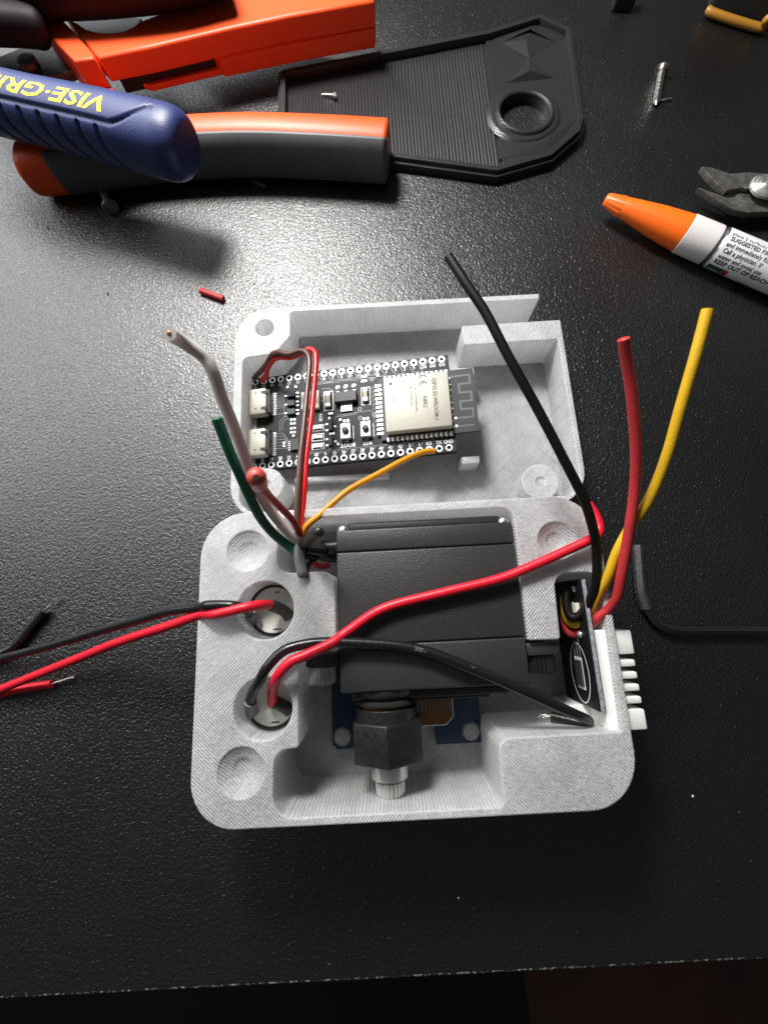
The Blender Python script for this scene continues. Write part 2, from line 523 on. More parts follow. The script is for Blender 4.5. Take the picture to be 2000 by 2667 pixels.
def lathe(prof, n=32, close=True, flute=None):
    """profile [(radius, height)] round z; flute=(count, depth, i0, i1) knurls profile rows i0..i1"""
    v, f = [], []
    for i, (r, h) in enumerate(prof):
        for k in range(n):
            rr = r
            if flute and flute[2] <= i <= flute[3] and k % 2: rr = r - flute[1]
            a = 2 * math.pi * k / n
            v.append((rr * math.cos(a), rr * math.sin(a), h))
    for i in range(len(prof) - 1):
        for k in range(n):
            f.append((i * n + k, i * n + (k + 1) % n, (i + 1) * n + (k + 1) % n, (i + 1) * n + k))
    if close:
        f.append(tuple(range(n - 1, -1, -1)))
        f.append(tuple((len(prof) - 1) * n + k for k in range(n)))
    return v, f
def annulus(r0, r1, h, n=20):
    v, f = [], []
    for k in range(n):
        a = 2 * math.pi * k / n
        c, s = math.cos(a), math.sin(a)
        v += [(r0 * c, r0 * s, 0), (r0 * c, r0 * s, h), (r1 * c, r1 * s, h), (r1 * c, r1 * s, 0)]
    for k in range(n):
        a, b = 4 * k, 4 * ((k + 1) % n)
        f += [(a + 1, a + 2, b + 2, b + 1), (a + 2, a + 3, b + 3, b + 2), (a, a + 1, b + 1, b)]
    return v, f
TXT = {}
def text(s, size, bold=0.0, shear=0.0, sx=1.0):
    """flat lettering, centred on its origin, in mm"""
    key = (s, size, bold, shear, sx)
    if key not in TXT:
        cu = bpy.data.curves.new('tmp', 'FONT')
        cu.body = s; cu.size = size; cu.align_x = 'CENTER'; cu.align_y = 'CENTER'
        cu.offset = bold; cu.shear = shear; cu.resolution_u = 2
        ob = bpy.data.objects.new('tmp', cu)
        me = bpy.data.meshes.new_from_object(ob)
        TXT[key] = ([(a.co.x * sx, a.co.y, 0.0) for a in me.vertices], [tuple(p.vertices) for p in me.polygons])
        bpy.data.objects.remove(ob); bpy.data.curves.remove(cu); bpy.data.meshes.remove(me)
    return TXT[key]
def ribbon(pts, wdt):
    """a flat line of the given width through (x, y) points"""
    v, f = [], []
    q = [Vector(p) for p in pts]
    for i, p in enumerate(q):
        t = (q[min(i + 1, len(q) - 1)] - q[max(i - 1, 0)]).normalized()
        nn = Vector((-t.y, t.x)) * wdt / 2
        v += [(p.x + nn.x, p.y + nn.y, 0), (p.x - nn.x, p.y - nn.y, 0)]
    for i in range(len(q) - 1): f.append((2 * i, 2 * i + 1, 2 * i + 3, 2 * i + 2))
    return v, f

# ============================================================ THE SETTING
g = G(); g.add(*box(-420, 420, -81.2, 520, -18, 0))
o = obj('table', g, M_TABLE); o['kind'] = 'structure'
g = G()
g.add(*tube([(-420, -81.3, -0.75), (0, -81.35, -0.75), (420, -81.3, -0.75)], 0.7, 10, 2))
obj('edge_strip', g, M_EDGE, o, 40)
floor = obj('floor', G().add(*box(-1500, 1500, -2500, 1200, -760, -740)), M_FLOOR); floor['kind'] = 'structure'
g = G(); g.add(*prism([rpoly([(-900, -1600), (250, -1600, 60), (170, -300, 40), (-900, -300)])], -739.5, -733, 2))
o = obj('floor_mat', g, M_MAT); o['kind'] = 'structure'

# ============================================================ CLEAR PRINTED CASE (with the servo)
case = thing('printed_case', 'thick clear printed plastic case half holding the black servo motor', 'plastic case', (3, -9, 0))
OUT = rpoly([(-41, 22.3, 10), (-41, -40.7, 9), (47.1, -40.7, 10), (47.4, 22.3, 10)], 10)
CAV = rpoly([(-24.0, 20.3, 1.5), (-23.8, 8.2, 3), (-11.4, 8.2, 3), (-11.4, -8.6, 0.3), (-19.5, -8.6, 0.8), (-19.5, -26.8, 0.8),
             (-24.4, -27.2, 4), (-24.7, -39.1, 4), (20.3, -39.1, 1.2), (20.4, -26.9, 2.5), (45.3, -26.9, 0.5), (46.0, 5.0, 3),
             (36.0, 5.0, 3), (35.6, -8.7, 0.8), (28.9, -8.5, 0.4), (28.9, 20.3, 3)], 6)
HOLES = [(-26.5, 0.5, 6.1), (-26.8, -19.1, 6.0)]
DIMP = [(-30.6, 13.6, 4.4), (-31.0, -30.7, 4.6), (37.8, 12.3, 4.1)]
zr = 23.0
g = G()
g.add(*prism([OUT], 0, 2.6, 0.5))
g.add(*prism([OUT, CAV] + [circle(*h, 48) for h in HOLES] + [circle(*d, 44) for d in DIMP], 2.5, zr, 0.35, 2))
obj('shell', g, M_PRINT, case, 35)
for (x, y, r) in DIMP:
    g = G(); g.add(*lathe([(r + 0.2, 2.7), (r + 0.15, 22.7), (r * 0.93, 22.5), (r * 0.78, 22.0), (r * 0.62, 21.65), (r * 0.50, 21.55), (r * 0.44, 21.2), (r * 0.2, 21.05), (0.05, 21.0)], 40), Matrix.Translation((x, y, 0)))
    obj('screw_recess', g, M_PRINT, case, 50)
# little lip on the left side of the servo bay and a shelf behind the flange screw
g = G(); g.add(*box(29.5, 36.6, -9.4, -5.0, 2.5, 9, 0.4)); obj('bracket', g, M_PRINT, case, 35)

# ============================================================ PRINTED TRAY (with the controller board)
tray = thing('printed_tray', 'shallow clear printed plastic tray with a corner gap, holding the black controller board', 'plastic tray', (6, 52, 0))
zt = 13.5
TOUT = rpoly([(-38.4, 82.9, 10), (-38.4, 22.5, 9), (51.1, 22.5, 9), (51.1, 82.9, 9)], 10)
C = [(46.4, 82.9), (-38.4, 82.9, 10), (-38.4, 22.5, 9), (51.1, 22.5, 9), (51.1, 74.3, 0.4),
     (24.0, 74.0, 0.5), (24.0, 68.0, 1.0), (49.6, 68.4, 0.8), (49.7, 24.6, 4), (-36.0, 24.6, 4), (-36.0, 67.6, 2),
     (-27.5, 68.4, 4), (-23.1, 73.5, 3), (-23.1, 81.2, 0.6), (46.2, 81.2, 0.3)]
g = G()
g.add(*prism([TOUT], 0, 2.1, 0.4))
g.add(*prism([rpoly(C, 8), circle(-30.2, 76.6, 2.5, 28)], 2.0, zt, 0.3, 2))
obj('shell', g, M_PRINT, tray, 35)
for (x, y, r, h) in ((-29.4, 31.4, 4.6, 13.35), (41.6, 29.9, 4.9, 8.5)):
    g = G(); g.add(*lathe([(r, 2.05), (r, h - 0.3), (r - 0.3, h), (1.5, h), (1.3, h - 0.25), (1.2, h - 0.5), (0.05, h - 0.55)], 36), Matrix.Translation((x, y, 0)))
    obj('screw_post', g, M_PRINT, tray, 40)
for b_ in ((21.4, 26.2, 36.0, 38.0, 2.05, 8.4), (20.6, 27.0, 61.6, 63.6, 2.05, 9.6), (-24, 2, 34.4, 35.9, 2.05, 4.6), (-25, 12, 67.6, 68.8, 2.05, 3.6), (-36.1, -34.4, 46, 56, 2.05, 5.5)):
    g = G(); g.add(*box(*b_, 0.3)); obj('support_rib', g, M_PRINT, tray, 40)

# ============================================================ CONTROLLER BOARD, tilted in the tray
BA = math.radians(7.3)
BF = Matrix.Translation((17.8, 39.4, 12.0)) @ Matrix.Rotation(-BA, 4, 'Y')
BR = Matrix.Rotation(-BA, 4, 'Y').to_3x3()
def bp_(x, y, h=0.0): return BF @ Vector((x, y, h))
board = thing('controller_board', 'black microcontroller board with two USB sockets and a silver shielded module', 'circuit board', bp_(-26, 13, -1.6))
rows = [(0.05, 25.6, 1), (-0.05, 0.0, 0)]
pins = [(-2.54 * i + dx, y, i, t) for dx, y, t in rows for i in range(22)]
out = [(-55.2, -1.2), (1.9, -1.2), (1.9, 26.8), (-55.2, 26.8)]
g = G(); g.add(*prism([rpoly([(a, b, 0.4) for a, b in out], 3)] + [circle(x, y, 0.5, 12) for x, y, i, t in pins], -1.6, 0), BF)
obj('circuit_board', g, M_PCB, board)
def bpart(name, x0, x1, y0, y1, h0, h1, m, parent=board, bev=0.0, smooth=None):
    g = G(); g.add(*box(x0, x1, y0, y1, h0, h1, bev), BF)
    return obj(name, g, m, parent, smooth)
def stamp(name, s, x, y, size, rot, h, m, parent=board, bold=0.0, sx=1.0):
    g = G()
    g.add(*text(s, size, bold, 0, sx), BF @ Matrix.Translation((x, y, h)) @ Matrix.Rotation(math.radians(rot), 4, 'Z'))
    return obj(name, g, m, parent)
ring0 = obj('pin_hole', G().add(*annulus(0.52, 0.95, 0.05, 18)), M_TIN, None)
first = True
burnt = None
for x, y, i, t in pins:
    if first: place(ring0, board, bp_(x, y, 0.01), BR); first = False
    else: copy_part(ring0, board, bp_(x, y, 0.01), BR)
lab_b = ['GND', 'TX', 'RX', '1', '2', '42', '41', '40', '39', '38', '37', '36', '35', '0', '45', '48', '47', '21', '20', '19', 'G', 'G']
lab_t = ['3V3', '3V3', 'RST', '4', '5', '6', '7', '15', '16', '17', '18', '8', '3', '46', '9', '10', '11', '12', '13', '14', '5V', 'G']
for x, y, i, t in pins:
    if t: stamp('pin_label', lab_t[i], x, y - 1.55, 1.25, 180, 0.02, M_SILK, bold=0.03, sx=0.85)
    else: stamp('pin_label', lab_b[i], x, y + 1.62, 1.35, 0, 0.02, M_SILK, bold=0.03, sx=0.85)
stamp('button_label', 'BOOT', -26.8, 3.5, 1.5, 180, 0.02, M_SILK, bold=0.04)
stamp('button_label', 'RST', -21.4, 3.6, 1.5, 180, 0.02, M_SILK, bold=0.04)
stamp('button_label', 'RGB', -34.2, 12.4, 1.2, -90, 0.02, M_SILK, bold=0.02)
# USB sockets
for yc in (18.0, 6.0):
    u = bpart('usb_socket', -55.6, -48.6, yc - 4.1, yc + 3.9, 0.05, 3.25, M_SHIELD, bev=0.9, smooth=30)
    g = G(); g.add(*prism([rpoly([(-3.3, -1.0, 0.95), (3.3, -1.0, 0.95), (3.3, 1.0, 0.95), (-3.3, 1.0, 0.95)])], -0.02, 0.05),
                   BF @ Matrix.Translation((-55.66, yc - 0.1, 1.6)) @ Matrix(((0, 0, -1, 0), (1, 0, 0, 0), (0, 1, 0, 0), (0, 0, 0, 1))))
    obj('socket_mouth', g, M_BLACK, u)
    for dy in (-2.6, 2.2):
        bpart('spring_slot', -50.1, -48.55, yc + dy - 0.35, yc + dy + 0.55, 3.0, 3.27, M_BLACK, u)
        bpart('spring_slot', -51.9, -51.5, yc + dy - 0.1, yc + dy + 0.3, 3.0, 3.27, M_BLACK, u)
    bpart('rear_housing', -48.55, -47.9, yc - 3.6, yc + 3.4, 0.05, 2.6, M_BLACK, u, 0.1)
    for k in range(12):
        bpart('contact', -47.9, -46.9, yc - 3.35 + k * 0.58, yc - 3.05 + k * 0.58, 0.01, 0.18, M_TIN, u)
# module with the silver can
mod = bpart('radio_module', -17.5, 8.0, 3.5, 21.5, 0.02, 0.8, M_MODPCB)
sh_ = bpart('shield_can', -15.9, 1.25, 4.7, 20.1, 0.82, 3.2, M_SHIELD, mod, 0.35, 30)
def pad(x, y, w_, h_, parent, z0=0.01, z1=0.10, name='solder_pad'): return bpart(name, x - w_ / 2, x + w_ / 2, y - h_ / 2, y + h_ / 2, z0, z1, M_TIN, parent)
for k in range(14):
    xx = -15.6 + k * 1.27
    bpart('solder_pad', xx - 0.44, xx + 0.44, 20.75, 22.0, 0.03, 0.86, M_TIN, mod, 0.15)
    bpart('solder_pad', xx - 0.42, xx + 0.42, 2.95, 4.2, 0.03, 0.86, M_TIN, mod, 0.15)
for k in range(12):
    yy = 5.5 + k * 1.27
    bpart('solder_pad', -18.6, -16.7, yy - 0.44, yy + 0.44, 0.03, 0.86, M_TIN, mod, 0.15)
ant = [(1.9, 19.6), (6.9, 19.6), (6.9, 17.2), (3.9, 17.2), (3.9, 14.7), (6.9, 14.7), (6.9, 12.2), (3.9, 12.2), (3.9, 9.9), (6.9, 9.9), (6.9, 7.6), (2.4, 7.6)]
for a, b in zip(ant[:-1], ant[1:]):
    bpart('antenna_trace', min(a[0], b[0]) - 0.25, max(a[0], b[0]) + 0.25, min(a[1], b[1]) - 0.25, max(a[1], b[1]) + 0.25, 0.8, 0.815 + 0.004 * random.random(), M_MASKT, mod)
bpart('antenna_trace', 2.4, 6.9, 5.1, 5.5, 0.8, 0.816, M_MASKT, mod)
for yy in (7.6, 5.4):
    g = G(); g.add(*lathe([(0.42, 0), (0.42, 0.06), (0.3, 0.12)], 14), BF @ Matrix.Translation((2.35, yy, 0.8))); obj('solder_dot', g, M_SILK, mod)
for k in range(9):
    g = G(); g.add(*lathe([(0.16, 0), (0.16, 0.05)], 8), BF @ Matrix.Translation((1.65, 5.2 + k * 1.75, 0.8))); obj('solder_dot', g, M_TIN, mod)
g = G(); g.add(*lathe([(0.42, 0), (0.42, 0.012)], 20), BF @ Matrix.Translation((-14.0, 18.3, 3.2))); obj('pin_one_dot', g, M_BLACKINK, sh_)
stamp('marking', 'ESP32-S3-WROOM-1', -2.6, 12.4, 1.55, -90, 3.25, M_ENGRAVE, sh_, 0.02, 0.86)
stamp('marking', 'N8R2', -5.3, 12.0, 1.55, -90, 3.25, M_ENGRAVE, sh_, 0.01, 0.9)
stamp('marking', 'FCC ID:2AC7Z-ESPS3WROOM1', -7.6, 14.2, 0.95, -90, 3.25, M_ENGRAVE2, sh_, 0.0, 0.72)
stamp('marking', 'IC:21098-ESPS3WROOM1', -8.8, 14.9, 0.95, -90, 3.25, M_ENGRAVE2, sh_, 0.0, 0.72)
stamp('marking', '7239', -13.5, 14.1, 1.1, -90, 3.25, M_ENGRAVE2, sh_, 0.0, 0.8)
# the CE mark: two open circles
for yc, bar in ((18.9, False), (17.0, True)):
    pts = [(-5.4 + 0.85 * math.sin(a) , yc + 0.85 * math.cos(a)) for a in [math.radians(-80 + 160 * k / 14) for k in range(15)]]
    pts = [(-5.4 - (x + 5.4) * 0 + 0.85 * math.cos(math.radians(-90 + 180 * k / 14) + math.pi / 2), yc + 0.85 * math.sin(math.radians(-90 + 180 * k / 14) + math.pi / 2)) for k, (x, y) in enumerate(pts)]
    g = G(); g.add(*ribbon(pts, 0.28), BF @ Matrix.Translation((0, 0, 3.252)))
    if bar: g.add(*ribbon([(-5.4, yc + 0.1), (-5.4, yc + 0.75)], 0.26), BF @ Matrix.Translation((0, 0, 3.26)))
    obj('marking', g, M_ENGRAVE, sh_)
# small parts
for yc in (20.1, 17.4, 14.8):
    c = bpart('transistor', -43.6, -41.2, yc - 0.85, yc + 0.85, 0.1, 1.0, M_CHIP, board, 0.12)
    for dx, dy in ((-44.0, 0.0), (-40.8, 0.55), (-40.8, -0.55)): bpart('lead', dx - 0.45, dx + 0.45, yc + dy - 0.22, yc + dy + 0.22, 0.01, 0.16, M_TIN, c)
led = bpart('rgb_led', -39.3, -34.2, 14.8, 20.0, 0.05, 1.3, M_LEDW, board, 0.1)
def frame(name, x0, x1, y0, y1, wd, parent, h=0.018):
    g = G()
    for a in ((x0, x1, y0, y0 + wd), (x0, x1, y1 - wd, y1), (x0, x0 + wd, y0 + wd, y1 - wd), (x1 - wd, x1, y0 + wd, y1 - wd)):
        g.add(*box(a[0], a[1], a[2], a[3], 0.004, h), BF)
    obj(name, g, M_SILK, parent)
for (x0, x1, y0, y1) in ((-33.2, -30.4, 14.2, 20.1), (-22.6, -20.0, 14.6, 20.0)):
    c = bpart('capacitor', x0 + 0.75, x1 - 0.75, y0 + 1.6, y1 - 1.6, 0.05, 1.0, M_CERAM, board, 0.08)
    frame('outline', x0, x1, y0, y1, 0.22, c)
    for yy in (y0 + 1.3, y1 - 1.3): bpart('end_cap', x0 + 0.7, x1 - 0.7, yy - 0.5, yy + 0.5, 0.02, 1.04, M_TIN, c, 0.08)
reg = bpart('voltage_regulator', -29.8, -23.6, 15.6, 18.7, 0.2, 1.7, M_CHIP, board, 0.18)
bpart('tab', -28.3, -25.1, 13.2, 15.7, 0.02, 0.5, M_TIN, reg, 0.1)
for x in (-29.0, -26.7, -24.4):
    bpart('lead', x - 0.5, x + 0.5, 18.7, 19.5, 0.02, 0.5, M_TIN, reg, 0.08)
    g = G(); g.add(*lathe([(0.8, 0.0), (0.75, 0.18), (0.4, 0.35)], 14), BF @ Matrix.Translation((x, 20.7, 0.01))); obj('solder_joint', g, M_TIN, reg, 40)
for xc in (-27.0, -21.5):
    c = bpart('push_button', xc - 1.4, xc + 1.4, 4.9, 9.3, 0.05, 1.5, M_TIN, board, 0.2)
    g = G(); g.add(*lathe([(0.9, 1.5), (0.9, 2.1), (0.7, 2.25)], 20), BF @ Matrix.Translation((xc, 7.1, 0))); obj('plunger', g, M_CHIP, c, 40)
    bpart('outline', xc + 1.75, xc + 1.95, 5.2, 9.0, 0.004, 0.018, M_SILK, c)
    bpart('lead', xc - 0.6, xc + 0.6, 4.2, 4.9, 0.02, 0.5, M_DSTEEL, c)
    for dx in (-0.5, 0.5): pad(xc + dx, 10.6, 0.6, 0.7, c)
for (y0, y1) in ((8.4, 10.4), (5.5, 7.8), (3.0, 5.0)):
    c = bpart('resistor', -35.9, -34.2, (y0 + y1) / 2 - 0.4, (y0 + y1) / 2 + 0.4, 0.02, 0.55, M_LEDW, board, 0.05)
    frame('outline', -36.8, -33.3, y0 + 0.1, y1 - 0.1, 0.2, c)
    for xx in (-36.2, -33.9): pad(xx, (y0 + y1) / 2, 0.5, 0.9, c, 0.02, 0.5, 'end_cap')
chip = bpart('interface_chip', -42.7, -40.3, 3.4, 6.6, 0.03, 0.8, M_CHIP, board, 0.06)
for k in range(5):
    pad(-43.1, 3.8 + k * 0.6, 0.5, 0.28, chip, name='lead'); pad(-39.9, 3.8 + k * 0.6, 0.5, 0.28, chip, name='lead')
for yc in (9.3, 4.9):
    c = bpart('transistor', -31.9, -30.8, yc - 1.3, yc + 1.3, 0.05, 0.9, M_CHIP, board, 0.08)
    for dy in (-0.9, 0.9): pad(-32.5, yc + dy, 0.7, 0.5, c, name='lead')
    pad(-30.2, yc, 0.7, 0.5, c, name='lead')
rr = random.Random(3)
small = [(-42.5, 12.6), (-41.6, 12.6), (-42.5, 11.4), (-41.6, 11.4), (-42.5, 10.0), (-41.6, 10.0), (-42.5, 8.8), (-41.6, 8.8), (-41.9, 7.8), (-31.6, 13.2), (-30.9, 13.2), (-31.6, 11.8), (-22.0, 21.8), (-21.2, 21.8), (-21.9, 23.2), (-21.1, 23.2), (-41.2, 22.6), (-43.6, 22.8), (-31.4, 7.2), (-30.6, 7.2), (-39.0, 12.0), (-38.0, 12.2), (-39.2, 9.4), (-38.1, 9.4), (-38.0, 7.0), (-28.6, 11.0), (-29.4, 4.0), (-17.6, 23.0), (-44.6, 6.0), (-44.6, 5.1)]
for x, y in small: pad(x, y, 0.62, 0.6, board, 0.01, 0.25)
for x, y in ((-19.4, 22.2), (-23.1, 13.6), (-23.1, 11.0), (-19.2, 11.5)):
    g = G(); g.add(*annulus(0.32, 0.62, 0.03, 14), BF @ Matrix.Translation((x, y, 0.006))); obj('via', g, M_TRACE, board)
traces = []
for k in range(9): traces.append([(-46.8, 21.6 - k * 0.62), (-45.6, 21.6 - k * 0.62), (-44.9, 21.0 - k * 0.5), (-44.6, 18.5 - k * 0.45)])
for k in range(6): traces.append([(-46.8, 9.0 - k * 0.9), (-45.2 + 0.2 * k, 9.0 - k * 0.9), (-44.4, 8.2 - k * 0.7), (-43.4, 6.4 - k * 0.5)])
traces += [[(-46.7, 14.9), (-44.9, 14.9), (-43.9, 13.6)], [(-45.9, 9.6), (-45.9, 12.4), (-44.7, 13.8), (-43.8, 13.8)], [(-45.2, 9.8), (-45.2, 12.0), (-44.2, 13.1), (-43, 13.1)]]
traces += [[(-40.4, 2.2 + 0.35 * k), (-33.0 + k, 2.2 + 0.35 * k), (-31.6 + k, 3.2 + .35 * k)] for k in range(2)]
for k in range(13):
    x = -38.1 + 2.54 * k
    if x < -3: traces.append([(x, 1.0), (x + 0.75, 1.9), (x + 1.35, 2.55), (x + 4.2, 2.55 + 0.05 * (k % 2))])
for k in range(12):
    x = -33.0 + 2.54 * k
    if x < 0: traces.append([(x - 1.27, 24.9), (x - 0.6, 23.3), (x + 0.2, 22.75 - 0.25 * (k % 2)), (x + 2.2, 22.75 - 0.25 * (k % 2))])
traces += [[(-37.0, 23.1), (-30.5, 23.1), (-24, 23.1), (-17.6, 23.6)], [(-37.0, 22.6), (-30.5, 22.6)], [(-33.6, 21.0), (-31.6, 21.0), (-30.6, 20.2)], [(-30, 12.2), (-29.2, 12.5), (-20.4, 12.9), (-19.7, 12.2)],
           [(-34, 19.0), (-33.2, 19.0)], [(-34, 17.4), (-33.2, 17.4)], [(-30.3, 11.4), (-30.0, 12.0), (-24, 12.3)]]
for k in range(12): traces.append([(-18.7, 5.5 + 1.27 * k), (-19.3, 5.9 + 1.27 * k), (-19.5, 5.5 + 1.27 * k), (-19.2, 5.1 + 1.27 * k)])
for t in traces:
    g = G(); g.add(*ribbon(t, 0.17), BF @ Matrix.Translation((0, 0, 0.008))); obj('trace', g, M_TRACE, board)

# ============================================================ SERVO MOTOR
servo = thing('servo_motor', 'black rectangular servo motor lying on its side in the clear case', 'motor', (9, 0, 2.6))
X0, X1, Z0, Z1 = -11.0, 28.6, 2.7, 22.2
for nm, y0, y1, dx in (('bottom_case', 12.25, 17.2, 0.0), ('middle_case', -7.75, 12.15, 0.05), ('top_case', -17.2, -7.85, -0.05)):
    g = G(); g.add(*box(X0 - dx, X1 + dx, y0, y1, Z0, Z1 + dx, 0.45, 3)); obj(nm, g, M_SERVO, servo, 40)
g = G(); g.add(*box(-8.2, 26.2, 17.1, 18.9, 4.5, 21.2, 0.5, 3)); obj('end_plate', g, M_SERVO, servo, 40)
for x, z in ((-9.5, 20.3), (27.1, 20.3), (-9.5, 4.6), (27.1, 4.6)):
    g = G(); g.add(*lathe([(1.45, 0), (1.45, 0.7), (1.1, 1.2), (0.4, 1.35)], 20), axis_matrix((x, 17.15, z), (0, 1, 0))); obj('screw', g, M_STEEL, servo, 40)
for x0, x1 in ((-18.2, -11.05), (28.65, 35.6)):
    g = G(); g.add(*box(x0, x1, -11.8, -9.2, Z0 + 0.3, Z1 - 0.6, 0.3)); obj('mounting_flange', g, M_SERVO, servo, 40)
g = G(); g.add(*box(-9.0, 24.6, -19.4, -17.15, 4.5, 19.2, 0.4)); obj('gearbox_cover', g, M_SERVO, servo, 40)
g = G(); g.add(*box(2.6, 21.0, -20.4, -19.35, 6.5, 17.0, 0.3)); obj('gearbox_cover', g, M_SERVO, servo, 40)
AX, AZ = -1.7, 14.6
g = G(); g.add(*lathe([(7.2, 0), (7.0, 1.2), (6.2, 2.2), (5.2, 2.6)], 40), axis_matrix((AX, -17.1, AZ), (0, -1, 0))); obj('output_boss', g, M_SERVO, servo, 40)
g = G(); g.add(*tube([(-11.2, 14.3, 16.6), (-13.0, 14.2, 16.8), (-15.2, 14.3, 17.0)], 1.75, 14, 4)); obj('cable_strain_relief', g, M_BLACK, servo, 40)
g = G(); g.add(*tube([(-11.2, 12.4, 14.2), (-13.0, 12.2, 14.6), (-15.0, 12.6, 15.4)], 1.35, 14, 4)); obj('cable_strain_relief', g, M_BLACK, servo, 40)

# flange screws
for x, m_, nm, lb in ((-15.2, M_CHROME, 'cap_screw', 'bright knurled cap screw in the servo flange beside the round holes'), (32.0, M_BOX, 'cap_screw', 'black cap screw in the servo flange beside the white toothed part')):
    s_ = tag(obj(nm, G().add(*lathe([(3.05, 0), (3.1, 0.25), (3.1, 3.2), (2.8, 3.5), (1.6, 3.55), (1.55, 1.6), (0.05, 1.6)], 48, True, (24, 0.5, 1, 2)), axis_matrix((x, -12.0, 18.8), (0, -1, 0))), m_, None, 20), lb, 'screw')
    obj('shank', G().add(*lathe([(1.5, 0), (1.5, 5.5)], 16), axis_matrix((x, -12.05, 18.8), (0, 1, 0))), m_, s_, 40)

# ============================================================ COUPLER on the servo shaft
cp = thing('shaft_coupler', 'black hexagonal shaft coupler with a steel collar and knurled end screw', 'coupler', (AX, -28, AZ))
def ya(y): return axis_matrix((AX, y, AZ), (0, -1, 0))
g = G(); g.add(*lathe([(6.8, 0), (7.0, 0.3), (7.0, 0.9), (6.8, 1.1)], 48), ya(-19.6)); obj('horn_disc', g, M_MAT, cp, 40)
g = G(); g.add(*lathe([(5.6, 0), (5.6, 1.2)], 60, True, (30, 0.35, 0, 1)), ya(-20.6)); obj('spline_ring', g, M_GOLD, cp)
g = G(); g.add(*lathe([(6.6, 0), (6.8, 0.2), (6.8, 3.0)], 48), ya(-21.3)); obj('hub', g, M_SATIN, cp, 40)
hexpts = [(8.3 * math.cos(math.radians(90 + 60 * k)), 8.3 * math.sin(math.radians(90 + 60 * k)), 0.35) for k in range(6)]
g = G(); g.add(*prism([rpoly(hexpts, 3)], 0, 8.1, 0.35, 2), Matrix.Translation((AX, -23.8, AZ)) @ Matrix.Rotation(math.radians(90), 4, 'X')); obj('hexagon_body', g, M_SATIN, cp, 30)
g = G(); g.add(*lathe([(2.4, 0), (2.4, 0.9)], 24), ya(-31.8)); obj('spacer', g, M_BLACK, cp, 40)
g = G(); g.add(*lathe([(3.6, 0), (3.95, 0.2), (3.95, 3.2), (3.6, 3.4), (2.2, 3.45)], 48), ya(-32.4)); obj('steel_collar', g, M_CHROME, cp, 30)
g = G(); g.add(*lathe([(2.0, 0), (2.0, 0.4), (2.95, 0.5), (3.1, 0.7), (3.1, 2.7), (2.7, 3.1)], 44, True, (22, 0.5, 3, 4)), ya(-35.9)); obj('knurled_screw', g, M_CHROME, cp, 20)

# ============================================================ BLUE BOARD under the coupler
bl = thing('blue_board', 'small blue circuit board with an amber ribbon, under the black coupler', 'circuit board', (2.7, -24, 2.7))
g = G(); g.add(*prism([[(-15.2, -8.5), (-15.2, -32.7), (-7.0, -32.7), (-7.0, -27.5), (9.6, -27.5), (9.6, -32.8), (20.6, -32.8), (20.6, -8.5)], circle(-12.8, -30.0, 2.2, 28), circle(18.1, -30.3, 2.2, 28)], 3.4, 5.0)); obj('circuit_board', g, M_BLUE, bl)
for x, y in ((-12.8, -30.0), (18.1, -30.3)):
    g = G(); g.add(*lathe([(2.05, 2.7), (2.05, 5.0), (1.7, 5.35), (1.35, 5.2), (0.8, 5.35)], 28), Matrix.Translation((x, y, 0))); obj('plastic_rivet', g, M_PRINT, bl, 40)
g = G(); g.add(*prism([[(-2, -20), (14.3, -20), (14.1, -26.8), (12.2, -28.5), (6.6, -28.5), (-2, -28.5)]], 5.05, 5.25)); fl = obj('ribbon_flap', g, M_AMBER, bl)
for k in range(9):
    g = G(); g.add(*box(5.6 + k * 0.95, 6.0 + k * 0.95, -25.3, -21.0, 5.26, 5.32)); obj('contact', g, M_SHRINKL, fl)
g = G(); g.add(*ribbon([(14.3, -20), (14.1, -26.8), (12.2, -28.5), (6.6, -28.5)], 0.22), Matrix.Translation((0, 0, 5.27))); obj('outline', g, M_SILK, fl)
g = G(); g.add(*box(-15.0, -14.6, -32.5, -32.1, 5.0, 5.05)); obj('corner_mark', g, M_SILK, bl)

# ============================================================ ROUND TRANSDUCERS in the two holes
for (x, y, r), lb in zip(HOLES, ('round off-white transducer disc in the hole whose wires run off the table', 'round off-white transducer disc in the hole beside the bright cap screw')):
    t_ = thing('round_transducer', lb, 'transducer', (x, y, 2.6), 'transducers set in the round holes')
    g = G(); g.add(*lathe([(5.75, 2.7), (5.75, 16.4), (5.35, 16.4), (5.35, 15.7)], 44, False), Matrix.Translation((x, y, 0))); obj('metal_can', g, M_BOX, t_, 40)
    g = G(); g.add(*lathe([(5.3, 14.0), (5.3, 15.9), (5.1, 16.1), (0.05, 16.1)], 44), Matrix.Translation((x, y, 0))); d_ = obj('disc', g, M_CREAM, t_, 40)
    for yy, sx in ((-4.3, 0.9), (4.0, 0.5)):
        g = G(); g.add(*box(x + 0.8 - sx, x + 0.8 + sx, y + yy - 0.14, y + yy + 0.14, 16.05, 16.16)); obj('slot', g, M_BLACKINK, d_)

